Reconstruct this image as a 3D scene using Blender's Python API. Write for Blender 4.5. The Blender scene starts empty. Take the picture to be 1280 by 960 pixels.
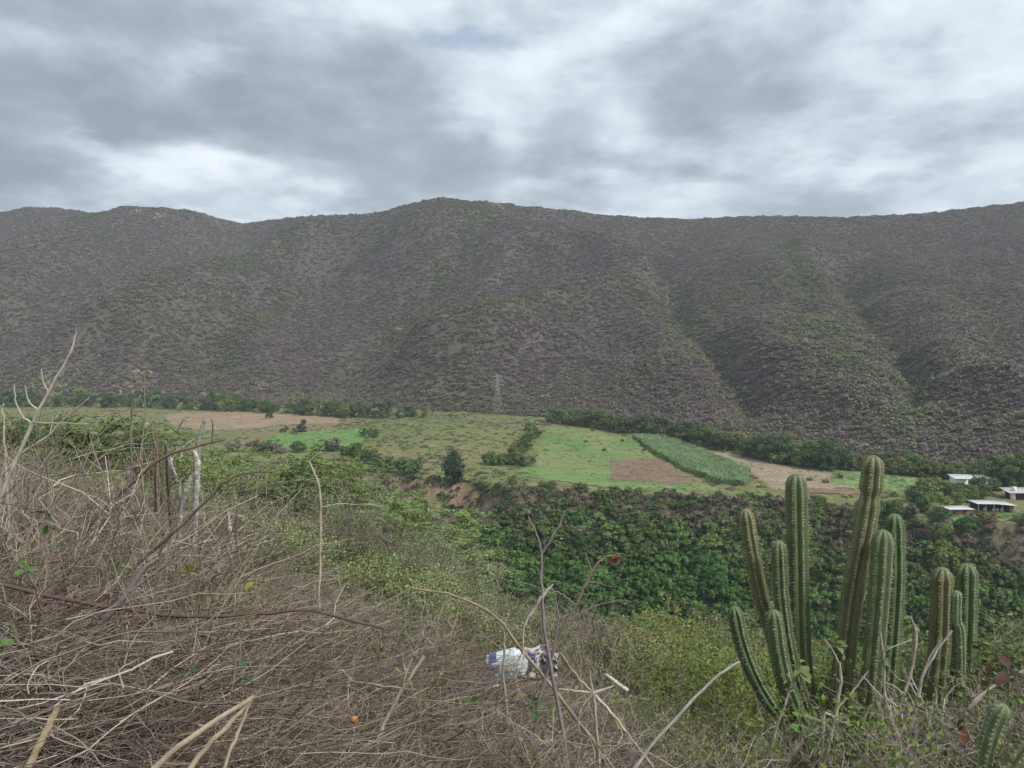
import bpy, math, random
import numpy as np
from mathutils import Vector

random.seed(7)
RNG = np.random.default_rng(7)
PI = math.pi

# ------------------------------------------------------------------ camera, sky, sun, exposure
F = 960.0                      # focal length in photo pixels (photo is 1280 x 960)
PITCH = math.atan(50 / 960)
sc = bpy.context.scene
col = sc.collection
cam_d = bpy.data.cameras.new('camera')
cam_d.sensor_width = 36.0
cam_d.lens = 36.0 * F / 1280
cam_d.clip_start = 0.05
cam_d.clip_end = 20000
cam = bpy.data.objects.new('camera', cam_d)
col.objects.link(cam)
cam.location = (0, 0, 0)
cam.rotation_euler = (PI / 2 - PITCH, 0, 0)
sc.camera = cam

SUN_EL, SUN_AZ = 46.0, 128.0   # azimuth clockwise from +Y (the view direction)
world = bpy.data.worlds.new('World')
sc.world = world
world.use_nodes = True


def build_world():
    nt = world.node_tree
    nt.nodes.clear()
    N, L = nt.nodes.new, nt.links.new

    def math_(op, a, b=None, c=None):
        n = N('ShaderNodeMath'); n.operation = op
        for i, v in enumerate((a, b, c)):
            if v is None: continue
            if isinstance(v, (int, float)): n.inputs[i].default_value = v
            else: L(v, n.inputs[i])
        return n.outputs[0]

    def vmath(op, a, b=None):
        n = N('ShaderNodeVectorMath'); n.operation = op
        for i, v in enumerate((a, b)):
            if v is None: continue
            if isinstance(v, tuple): n.inputs[i].default_value = v
            else: L(v, n.inputs[i])
        return n.outputs['Value'] if op in ('LENGTH', 'DOT_PRODUCT') else n.outputs[0]

    def noise(vec, scale, detail, rough=0.55, w=0.0, dist=0.0, out='Fac'):
        n = N('ShaderNodeTexNoise'); n.noise_dimensions = '4D'
        n.inputs['Scale'].default_value = scale; n.inputs['Detail'].default_value = detail
        n.inputs['Roughness'].default_value = rough; n.inputs['W'].default_value = w
        n.inputs['Distortion'].default_value = dist
        L(vec, n.inputs['Vector'])
        return n.outputs[out]

    out = N('ShaderNodeOutputWorld'); bg = N('ShaderNodeBackground')
    sky = N('ShaderNodeTexSky'); sky.sky_type = 'NISHITA'; sky.sun_disc = False
    sky.sun_elevation = math.radians(SUN_EL); sky.sun_rotation = math.radians(SUN_AZ)
    sky.altitude = 900; sky.air_density = 1.2; sky.dust_density = 2.0
    skyc = N('ShaderNodeVectorMath'); skyc.operation = 'SCALE'; skyc.inputs['Scale'].default_value = 0.10
    L(sky.outputs[0], skyc.inputs[0])
    tc = N('ShaderNodeTexCoord')
    d = tc.outputs['Generated']
    sep = N('ShaderNodeSeparateXYZ'); L(d, sep.inputs[0])
    # cloud deck seen in perspective: flatten direction on to a gently curved layer
    zz = math_('ADD', math_('ABSOLUTE', sep.outputs['Z']), 0.22)
    px = math_('DIVIDE', sep.outputs['X'], zz); py = math_('DIVIDE', sep.outputs['Y'], zz)
    comb = N('ShaderNodeCombineXYZ'); L(px, comb.inputs[0]); L(py, comb.inputs[1])
    p = comb.outputs[0]
    big = noise(p, 0.62, 3.0, 0.5, 3.1, 0.3)
    mid = noise(p, 1.9, 8.0, 0.58, 1.7, 0.15)
    fine = noise(p, 4.2, 6.0, 0.6, 8.2, 0.1)
    # individual cloud masses, placed in the sky by direction, edges broken up by the noise
    warp = N('ShaderNodeVectorMath'); warp.operation = 'SUBTRACT'
    L(noise(p, 2.2, 6.0, 0.55, 5.0, out='Color'), warp.inputs[0]); warp.inputs[1].default_value = (.5, .5, .5)
    wsc = N('ShaderNodeVectorMath'); wsc.operation = 'SCALE'; wsc.inputs['Scale'].default_value = 0.16
    L(warp.outputs[0], wsc.inputs[0])
    dw = vmath('ADD', d, wsc.outputs[0])

    def blob(u, v, ru, rv):
        a = (u - 640) / F; b = math.tan(math.atan((480 - v) / F) - PITCH)
        c = Vector((a, 1, b)).normalized()
        q = vmath('SUBTRACT', dw, tuple(c))
        q = vmath('MULTIPLY', q, (F / ru, 1.5, F / rv))
        r = vmath('LENGTH', q)
        m = N('ShaderNodeMapRange'); m.interpolation_type = 'SMOOTHERSTEP'
        m.inputs['From Min'].default_value = 1.25; m.inputs['From Max'].default_value = 0.0
        L(r, m.inputs['Value'])
        return m.outputs[0]

    t = math_('MULTIPLY_ADD', big, 0.36, 0.005)
    ms = N('ShaderNodeMapRange'); ms.interpolation_type = 'SMOOTHSTEP'; ms.inputs['From Min'].default_value = .40; ms.inputs['From Max'].default_value = .60
    L(mid, ms.inputs['Value'])
    t = math_('MULTIPLY_ADD', mid, 0.50, t); t = math_('MULTIPLY_ADD', ms.outputs[0], 0.17, math_('ADD', t, 0.065))
    t = math_('MULTIPLY_ADD', fine, 0.52, math_('ADD', t, -0.18))            # about 0.66 on average
    for (u, v, ru, rv, k) in (
            (90, 70, 330, 120, -0.19), (470, 100, 190, 55, -0.22), (300, 150, 330, 55, -0.08),
            (10, 210, 70, 45, -0.20), (225, 60, 60, 30, 0.14), (175, 200, 150, 28, 0.26), (420, 215, 160, 40, 0.06),
            (640, 60, 110, 60, 0.10), (780, 20, 80, 50, 0.10), (690, 172, 62, 42, -0.24), (745, 205, 40, 25, -0.10), (560, 190, 60, 30, -0.10), (860, 120, 150, 90, -0.10),
            (1020, 90, 240, 140, -0.15), (1190, 140, 170, 90, -0.10), (1130, 110, 90, 50, 0.05), (1040, 215, 120, 30, 0.10), (660, 235, 90, 22, 0.16),
            (910, 130, 40, 40, 0.10), (1230, 60, 100, 50, 0.04), (1190, 235, 90, 25, -0.06)):
        t = math_('MULTIPLY_ADD', blob(u, v, ru, rv), k, t)
    ramp = N('ShaderNodeValToRGB')
    L(t, ramp.inputs[0])
    cr = ramp.color_ramp
    cr.elements[0].position = 0.30; cr.elements[0].color = (0.245, 0.290, 0.340, 1)
    cr.elements[1].position = 0.96; cr.elements[1].color = (0.80, 0.85, 0.92, 1)
    for pos, c in ((0.48, (0.328, 0.383, 0.440)), (0.62, (0.445, 0.510, 0.575)), (0.76, (0.60, 0.670, 0.74))):
        e = cr.elements.new(pos); e.color = c + (1,)
    # thin gaps where the blue shows
    gap = math_('MULTIPLY', blob(585, 62, 80, 20), 0.55)
    mix = N('ShaderNodeMix'); mix.data_type = 'RGBA'
    L(gap, mix.inputs['Factor']); L(ramp.outputs[0], mix.inputs[6]); L(skyc.outputs[0], mix.inputs[7])
    L(mix.outputs[2], bg.inputs['Color'])
    bg.inputs['Strength'].default_value = 0.52
    L(bg.outputs[0], out.inputs['Surface'])


build_world()
sun_d = bpy.data.lights.new('sun', 'SUN')
sun_d.energy = 1.5
sun_d.angle = math.radians(14)
sun_d.color = (1.0, 0.96, 0.90)
sun = bpy.data.objects.new('sun', sun_d)
col.objects.link(sun)
_a, _e = math.radians(SUN_AZ), math.radians(SUN_EL)
_to = Vector((math.sin(_a) * math.cos(_e), math.cos(_a) * math.cos(_e), math.sin(_e)))
sun.rotation_euler = _to.to_track_quat('Z', 'Y').to_euler()
sun.location = (0, 0, 300)

sc.view_settings.view_transform = 'Standard'
sc.view_settings.look = 'None'
sc.view_settings.exposure = 1.32
sc.view_settings.gamma = 1.0
sc.view_settings.use_curve_mapping = False
cy = sc.cycles
cy.max_bounces = 4; cy.diffuse_bounces = 2; cy.glossy_bounces = 2; cy.transmission_bounces = 3
cy.transparent_max_bounces = 6; cy.volume_bounces = 0
cy.use_denoising = True; cy.use_adaptive_sampling = True; cy.adaptive_threshold = 0.02
cy.caustics_reflective = False; cy.caustics_refractive = False


# ------------------------------------------------------------------ helpers
def slope_of(v):
    return np.tan(np.arctan((480 - np.asarray(v, float)) / F) - PITCH)


def PX(u, v, D):
    """photo pixel and forward distance -> point"""
    up = (480 - v) / F
    k = math.cos(PITCH) + up * math.sin(PITCH)
    return np.array(((u - 640) / F / k * D, D, (-math.sin(PITCH) + up * math.cos(PITCH)) / k * D))


def tag(o, label=None, cat=None, group=None, kind=None):
    if label: o['label'] = label
    if cat: o['category'] = cat
    if group: o['group'] = group
    if kind: o['kind'] = kind
    return o


def link(name, data, parent=None):
    o = bpy.data.objects.new(name, data)
    col.objects.link(o)
    if parent is not None: o.parent = parent
    return o


def empty(name, loc, rz=0.0, s=1.0):
    o = link(name, None)
    o.location = tuple(loc); o.rotation_euler = (0, 0, rz); o.scale = (s, s, s)
    o.empty_display_size = 0.3
    return o


def mesh_np(name, V, Q, mat=None, attrs=None, smooth=False):
    """V (n,3); Q (m,k) faces of k corners, or a list of such arrays"""
    me = bpy.data.meshes.new(name)
    if not isinstance(Q, list): Q = [Q]
    Q = [np.asarray(q, np.int32) for q in Q if len(q)]
    V = np.asarray(V, np.float32)
    me.vertices.add(len(V)); me.vertices.foreach_set('co', V.ravel())
    nl = sum(q.size for q in Q); nf = sum(len(q) for q in Q)
    me.loops.add(nl); me.polygons.add(nf)
    me.loops.foreach_set('vertex_index', np.concatenate([q.ravel() for q in Q]))
    tot = np.concatenate([np.full(len(q), q.shape[1], np.int32) for q in Q])
    start = np.concatenate([[0], np.cumsum(tot)[:-1]]).astype(np.int32)
    me.polygons.foreach_set('loop_start', start)
    if smooth: me.polygons.foreach_set('use_smooth', np.ones(nf, bool))
    me.update(calc_edges=True); me.validate()
    if mat: me.materials.append(mat)
    for k, (typ, arr) in (attrs or {}).items():
        a = me.attributes.new(k, typ, 'POINT')
        arr = np.asarray(arr, np.float32)
        a.data.foreach_set({'FLOAT': 'value', 'FLOAT_COLOR': 'color', 'FLOAT_VECTOR': 'vector'}[typ], arr.ravel())
    return me


class MB:
    """collects tubes, quads, boxes with a per-vertex shade value"""
    def __init__(self): self.V = []; self.Q = []; self.T = []; self.S = []; self.n = 0

    def quads(self, P4, shade=1.0):                     # (n,4,3)
        P4 = np.asarray(P4, float); n = len(P4)
        self.V.append(P4.reshape(-1, 3)); self.Q.append(np.arange(n * 4).reshape(n, 4) + self.n)
        s = np.broadcast_to(np.asarray(shade, float), (n,)); self.S.append(np.repeat(s, 4)); self.n += n * 4

    def tube(self, pts, r, sides=4, shade=1.0, cap=True):
        pts = np.asarray(pts, float); m = len(pts)
        r = np.broadcast_to(np.asarray(r, float), (m,)) if np.ndim(r) == 0 or len(np.atleast_1d(r)) == m else np.linspace(r[0], r[1], m)
        t = np.gradient(pts, axis=0); t /= np.linalg.norm(t, axis=1)[:, None] + 1e-9
        ref = np.array((0.31, 0.87, 0.38)) if abs(t[0] @ np.array((0.31, 0.87, 0.38))) < 0.9 else np.array((0.9, -0.1, 0.3))
        a = np.cross(t, ref); a /= np.linalg.norm(a, axis=1)[:, None] + 1e-9
        b = np.cross(t, a)
        th = np.arange(sides) * 2 * PI / sides
        ring = pts[:, None] + r[:, None, None] * (a[:, None] * np.cos(th)[None, :, None] + b[:, None] * np.sin(th)[None, :, None])
        self.V.append(ring.reshape(-1, 3))
        i = np.arange(m - 1)[:, None] * sides + np.arange(sides)[None]
        j = np.arange(m - 1)[:, None] * sides + (np.arange(sides)[None] + 1) % sides
        self.Q.append(np.stack([i, j, j + sides, i + sides], -1).reshape(-1, 4) + self.n)
        if cap and sides == 4:
            self.Q.append(np.array([[3, 2, 1, 0], [(m - 1) * 4, (m - 1) * 4 + 1, (m - 1) * 4 + 2, (m - 1) * 4 + 3]]) + self.n)
        self.S.append(np.full(m * sides, shade)); self.n += m * sides

    def box(self, c, s, rz=0.0, shade=1.0):
        c = np.asarray(c, float); s = np.asarray(s, float) / 2
        v = np.array([(x, y, z) for x in (-1, 1) for y in (-1, 1) for z in (-1, 1)]) * s
        R = np.array([[math.cos(rz), -math.sin(rz), 0], [math.sin(rz), math.cos(rz), 0], [0, 0, 1]])
        self.V.append(v @ R.T + c)
        self.Q.append(np.array([[0, 1, 3, 2], [4, 6, 7, 5], [0, 4, 5, 1], [2, 3, 7, 6], [0, 2, 6, 4], [1, 5, 7, 3]]) + self.n)
        self.S.append(np.full(8, shade)); self.n += 8

    def mesh(self, name, mat, smooth=False):
        return mesh_np(name, np.concatenate(self.V), np.concatenate(self.Q), mat,
                       {'shade': ('FLOAT', np.concatenate(self.S))}, smooth)


_perm = np.random.default_rng(3).permutation(512)
_grad = np.random.default_rng(4).uniform(0, 2 * PI, 512)


def pnoise(x, y):
    x = np.asarray(x, float); y = np.asarray(y, float)
    xi = np.floor(x).astype(int); yi = np.floor(y).astype(int)
    fx = x - xi; fy = y - yi

    def g(i, j, dx, dy):
        h = _grad[_perm[(_perm[i & 511] + j) & 511]]
        return np.cos(h) * dx + np.sin(h) * dy
    s = lambda t: t * t * t * (t * (t * 6 - 15) + 10)
    a = g(xi, yi, fx, fy); b = g(xi + 1, yi, fx - 1, fy)
    c = g(xi, yi + 1, fx, fy - 1); d = g(xi + 1, yi + 1, fx - 1, fy - 1)
    sx, sy = s(fx), s(fy)
    return ((a + (b - a) * sx) + ((c + (d - c) * sx) - (a + (b - a) * sx)) * sy) * 1.5


def fbm(x, y, o=4, r=0.5):
    s = 0; a = 1.0; n = 0
    for k in range(o):
        s = s + a * pnoise(x * 2 ** k + 17.3 * k, y * 2 ** k - 9.1 * k); n += a; a *= r
    return s / n


# ------------------------------------------------------------------ materials
def principled(name, color=(0.5, 0.5, 0.5), rough=0.8, src=None, spec=0.3, transl=0.0, bump=None, vary=None):
    """src: None, 'object' (object colour), 'instance' (colour of the scattered point), 'vertex' (attribute col);
    everything is multiplied by the attribute 'shade' where src is set"""
    m = bpy.data.materials.new(name); m.use_nodes = True
    nt = m.node_tree; N, L = nt.nodes.new, nt.links.new
    b = nt.nodes['Principled BSDF']; b.inputs['Roughness'].default_value = rough
    b.inputs['Specular IOR Level'].default_value = spec
    if src == 'object':
        n = N('ShaderNodeObjectInfo'); c = n.outputs['Color']
    elif src in ('instance', 'vertex'):
        n = N('ShaderNodeAttribute'); n.attribute_type = 'INSTANCER' if src == 'instance' else 'GEOMETRY'
        n.attribute_name = 'col'; c = n.outputs['Color']
    else:
        n = N('ShaderNodeRGB'); n.outputs[0].default_value = tuple(color) + (1,); c = n.outputs[0]
    if src != 'vertex':
        a = N('ShaderNodeAttribute'); a.attribute_name = 'shade'
        mu = N('ShaderNodeVectorMath'); mu.operation = 'SCALE'
        L(c, mu.inputs[0]); L(a.outputs['Fac'], mu.inputs['Scale']); c = mu.outputs[0]
    if vary:
        tc = N('ShaderNodeTexCoord')
        nz = N('ShaderNodeTexNoise'); nz.inputs['Scale'].default_value = vary[0]; nz.inputs['Detail'].default_value = 5
        nz.inputs['Roughness'].default_value = 0.65
        L(tc.outputs['Object'], nz.inputs['Vector'])
        mr = N('ShaderNodeMapRange'); mr.inputs['From Min'].default_value = 0.3; mr.inputs['From Max'].default_value = 0.7
        mr.inputs['To Min'].default_value = 1 - vary[1]; mr.inputs['To Max'].default_value = 1 + vary[1]
        L(nz.outputs['Fac'], mr.inputs['Value'])
        mu = N('ShaderNodeVectorMath'); mu.operation = 'SCALE'
        L(c, mu.inputs[0]); L(mr.outputs[0], mu.inputs['Scale']); c = mu.outputs[0]
        if bump:
            bp = N('ShaderNodeBump'); bp.inputs['Strength'].default_value = bump; bp.inputs['Distance'].default_value = 0.05
            L(nz.outputs['Fac'], bp.inputs['Height']); L(bp.outputs[0], b.inputs['Normal'])
    L(c, b.inputs['Base Color'])
    if transl:
        tr = N('ShaderNodeBsdfTranslucent'); L(c, tr.inputs['Color'])
        mx = N('ShaderNodeMixShader'); mx.inputs[0].default_value = transl
        L(b.outputs[0], mx.inputs[1]); L(tr.outputs[0], mx.inputs[2])
        L(mx.outputs[0], nt.nodes['Material Output'].inputs['Surface'])
    return m


M = {
    'leaf_i': principled('leaf_scatter', src='instance', rough=0.6, transl=0.25),
    'leaf_o': principled('leaf_object', src='object', rough=0.6, transl=0.25),
    'wood_o': principled('wood_object', src='object', rough=0.85, spec=0.2, vary=(14, 0.35)),
    'wood_i': principled('wood_scatter', src='instance', rough=0.85, spec=0.2),
    'bark': principled('bark', (0.13, 0.10, 0.075), 0.9, vary=(6, 0.3)),
}


# ------------------------------------------------------------------ terrain
def ci(u, xs, ys):
    return np.interp(u, xs, ys)


def smooth1(a, k):
    ker = np.hanning(k + 2)[1:-1]; ker /= ker.sum()
    return np.convolve(np.pad(a, k // 2, mode='edge'), ker, 'same')[k // 2: len(a) + k // 2]


UG = np.arange(-700, 2001, 6.0)
DG = np.concatenate([[1.0], np.exp(np.arange(math.log(2.0), math.log(1990.0), 0.0118))])
NU = [-700, 0, 200, 300, 400, 500, 600, 700, 850, 1050, 1280, 2000]
TB = {
    's': [.05, .08, .12, .14, .17, .20, .255, .275, .285, .285, .28, .26],
    25: [-3.6, -4.3, -5.2, -6.2, -7.2, -8.4, -9.8, -10.6, -11.0, -11.4, -12, -12],
    45: [-6.5, -8, -9.5, -10.5, -12, -14.5, -19, -22.5, -25, -26, -27, -27],
    70: [-15, -18, -18, -18, -18, -23, -32, -38, -42, -43, -44, -44],
    110: [-47, -47, -44, -42, -42, -48, -57, -62, -65, -65, -65, -65],
    150: [-70, -70, -68, -68, -68, -71, -75, -78, -79, -79, -79, -79],
    190: [-86] * 12,
    205: [-87] * 12,
}
EDGE_U = [-700, 300, 430, 500, 600, 700, 850, 1000, 1150, 1280, 2000]
EDGE_D = [335, 330, 318, 304, 285, 274, 262, 252, 236, 224, 212]
FOOT_U = [-700, 0, 250, 420, 500, 560, 640, 800, 900, 1000, 1100, 1200, 1280, 1600, 2000]
FOOT_D = [640, 650, 660, 640, 610, 580, 550, 480, 425, 378, 345, 318, 302, 275, 260]
RID_U = [-700, -300, 0, 30, 55, 90, 125, 160, 200, 245, 280, 310, 350, 400, 470, 505, 545, 590, 640, 700, 750, 800, 870, 960, 1050, 1150, 1220, 1280, 1600, 2000]
RID_V = [275, 262, 265, 260, 257, 260, 265, 258, 260, 263, 271, 277, 272, 268, 266, 257, 250, 253, 255, 261, 267, 272, 273, 269, 271, 266, 258, 251, 236, 228]
RID_D = [1150, 1250, 1300, 1290, 1280, 1270, 1200, 1180, 1180, 1200, 1260, 1340, 1330, 1280, 1160, 1090, 1050, 1060, 1080, 1100, 1110, 1120, 1110, 1060, 1000, 950, 920, 900, 820, 780]
foot = smooth1(ci(UG, FOOT_U, FOOT_D), 15)
ridD = smooth1(ci(UG, RID_U, RID_D), 9)
ridZ = slope_of(smooth1(ci(UG, RID_U, RID_V) + 0, 5)) * ridD
edgeD = smooth1(ci(UG, EDGE_U, EDGE_D), 15) + 5 * pnoise(UG / 60.0, UG * 0 + 2.2) + 2 * pnoise(UG / 22.0, UG * 0 + 7.2)
tb = {k: smooth1(ci(UG, NU, v), 13) for k, v in TB.items()}
ZT = np.zeros((len(DG), len(UG)))
for j, u in enumerate(UG):
    s = tb['s'][j]; cliff = math.exp(-((u - 530) / 95) ** 4)
    e = edgeD[j]; w = e - 205
    pts = [(-60, -1.6 + 60 * s), (0, -1.6), (8, -1.6 - 8 * s), (14, -1.6 - 14.6 * s)]
    for k in (25, 45, 70, 110, 150, 190, 205): pts.append((k, tb[k][j]))
    pts += [(205 + w * .5, -72 - 2 * cliff), (205 + w * .8, -61.5 - 6.5 * cliff), (205 + w * .95, -55.5 - 8 * cliff), (e, -53.3), (e + 12, -53)]
    pts += [(foot[j], -52.5)]
    px, pz = np.array(pts).T
    z = np.interp(DG, px, pz)
    fd, rd, rz = foot[j], ridD[j], ridZ[j]
    t = np.clip((DG - fd) / (rd - fd), 0, 1)
    mt = -52.5 + (rz + 52.5) * (0.62 * t + 0.38 * t * t)
    z = np.where(DG > fd, mt, z)
    beyond = DG > rd
    z = np.where(beyond, rz - (DG - rd) * 0.25 - (1 - np.exp(-(DG - rd) / 60)) * 4, z)
    ZT[:, j] = z
XG = (UG[None] - 640) / F * DG[:, None]
YG = np.repeat(DG[:, None], len(UG), 1)
TMT = (DG[:, None] - foot[None]) / (ridD - foot)[None]
mount = np.clip(TMT * 6, 0, 1) * np.clip((1.12 - TMT) * 8, 0, 1)
ZBASE = ZT.copy()


def on_mountain(u, v):
    j = int(np.clip(round((u - UG[0]) / 6), 0, len(UG) - 1))
    Ds = np.linspace(foot[j], ridD[j] * 0.999, 300)
    zs = np.interp(Ds, DG, ZBASE[:, j])
    k = np.argmax(zs / Ds >= slope_of(v)) if np.any(zs / Ds >= slope_of(v)) else 299
    D = Ds[k]
    return np.array(((u - 640) / F * D, D))


def seg_dist(X, Y, P):
    best = np.full(X.shape, 1e9)
    for a, b in zip(P[:-1], P[1:]):
        d = b - a; L2 = d @ d + 1e-9
        t = np.clip(((X - a[0]) * d[0] + (Y - a[1]) * d[1]) / L2, 0, 1)
        best = np.minimum(best, np.hypot(X - a[0] - t * d[0], Y - a[1] - t * d[1]))
    return best


SPURS = [
    (24, 75, [(545, 256), (500, 290), (430, 320), (340, 360), (250, 400), (170, 430), (90, 470)]),
    (19, 50, [(590, 262), (640, 300), (720, 330), (800, 365)]),
    (13, 50, [(560, 460), (640, 430), (700, 405), (770, 393), (830, 405), (870, 445), (910, 490)]),
    (14, 38, [(990, 320), (1040, 390), (1090, 450), (1140, 540)]),
    (22, 70, [(160, 262), (120, 300), (60, 340), (0, 380)]),
    (11, 45, [(245, 266), (260, 300), (220, 350), (140, 400)]),
    (12, 32, [(1180, 380), (1210, 440), (1250, 500), (1275, 560)]),
    (8, 45, [(900, 280), (930, 320), (960, 380), (1000, 450), (1030, 520)]),
    (4, 40, [(640, 330), (600, 380), (560, 420), (530, 470)]),
    (8, 40, [(400, 330), (380, 380), (330, 430), (300, 480)]),
]
GULLIES = [
    (-26, 50, [(310, 282), (300, 310), (220, 360), (110, 410), (0, 450)]),
    (-14, 28, [(790, 320), (835, 370), (850, 410), (890, 450), (940, 510), (960, 550)]),
    (-15, 26, [(1050, 340), (1070, 390), (1110, 450), (1170, 545)]),
    (-12, 26, [(1190, 380), (1240, 450), (1285, 490)]),
    (-9, 38, [(620, 270), (560, 330), (500, 390), (440, 450), (400, 490)]),
    (-18, 45, [(125, 268), (60, 300), (0, 330)]),
    (-9, 30, [(480, 320), (400, 370), (330, 420), (250, 470)]),
    (-8, 30, [(960, 300), (985, 350), (1010, 420), (1060, 500)]),
]
HM = np.zeros_like(ZT); GREEN = np.zeros_like(ZT)
for amp, w, pl in SPURS + GULLIES:
    P = np.array([on_mountain(u, v) for u, v in pl])
    wob = 1 + 0.35 * pnoise(XG / 60, YG / 60)
    d = seg_dist(XG + 14 * pnoise(XG / 70, YG / 70 + 5), YG, P) * wob
    HM += 2.9 * amp * np.exp(-(d / w) ** 1.6)
    if amp < 0: GREEN += 0.75 * np.exp(-(d / (w * 0.6)) ** 2) * np.clip(.7 + 1.6 * fbm(XG / 28, YG / 40, 3), 0, 1.2)
crest_green = [(600, 440), (680, 412), (760, 394), (830, 402), (865, 440)]
GREEN += 0.45 * np.exp(-(seg_dist(XG, YG, np.array([on_mountain(*q) for q in crest_green])) / 26) ** 2)
GREEN += 0.35 * np.exp(-(seg_dist(XG, YG, np.array([on_mountain(*q) for q in [(480, 300), (400, 335), (300, 385), (180, 440)]])) / 50) ** 2)
rn = 1 - np.abs(fbm(XG / 95 + 0.25 * YG / 95, YG / 330, 4, 0.5)) * 2.2
HM += 4.5 * (rn - 0.55) + 4 * fbm(XG / 60, YG / 80, 3) + 1.2 * fbm(XG / 12, YG / 14, 2)
taper = np.clip((1.0 - TMT) * 2.4, 0.05, 1)
ZT = ZT + HM * mount * taper
# mound on the terrace and general unevenness
c = np.array([(540 - 640) / F * 430, 430])
ZT += 4.2 * np.exp(-(((XG - c[0]) / 55) ** 2 + ((YG - c[1]) / 95) ** 2)) * (1 - np.clip(TMT * 6, 0, 1))
rough = np.clip((DG[:, None] - 12) / 40, 0, 1) * (1 - np.clip(TMT * 6, 0, 1))
ZT += rough * (0.6 * fbm(XG / 25, YG / 25, 3))
rav = np.clip((DG[:, None] - 50) / 40, 0, 1) * np.clip((edgeD[None] + 3 - DG[:, None]) / 10, 0, 1)
ZT += rav * (3.2 * fbm(XG / 26, YG / 26, 4) + 1.2 * (0.5 - np.abs(pnoise(XG / 17, YG / 60))))
near = np.clip((30 - DG[:, None]) / 25, 0, 1)
ZT += near * np.clip(DG[:, None] / 3, 0, 1) * 0.12 * fbm(XG / 1.3, YG / 1.3, 3)
GREEN = np.clip(GREEN + 0.85 * fbm(XG / 130, YG / 130, 4) + 0.10 + 0.35 * np.clip((900 - YG) / 600, -0.4, 1) * fbm(XG / 50, YG / 50, 2), 0, 1)
LOGD = np.log(DG)


def bil(T, x, y):
    x = np.asarray(x, float); y = np.maximum(np.asarray(y, float), 1.01)
    u = 640 + F * x / y
    fj = np.clip((u - UG[0]) / 6, 0, len(UG) - 1.001); fi = np.interp(np.log(y), LOGD, np.arange(len(DG))); fi = np.clip(fi, 0, len(DG) - 1.001)
    i = fi.astype(int); j = fj.astype(int); a = fi - i; b = fj - j
    return T[i, j] * (1 - a) * (1 - b) + T[i + 1, j] * a * (1 - b) + T[i, j + 1] * (1 - a) * b + T[i + 1, j + 1] * a * b


def ground(x, y): return bil(ZT, x, y)


def hit(u, v, dmin=200.0, dmax=1500.0):
    """where the ray through a photo pixel meets the ground"""
    up = (480 - v) / F; k = math.cos(PITCH) + up * math.sin(PITCH)
    ax = (u - 640) / F / k; sl = float(slope_of(v))
    Ds = np.linspace(dmin, dmax, 2600)
    g = ground(ax * Ds, Ds)
    below = g >= sl * Ds
    i = int(np.argmax(below)) if below.any() else len(Ds) - 1
    return np.array((ax * Ds[i], Ds[i], g[i]))


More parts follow.
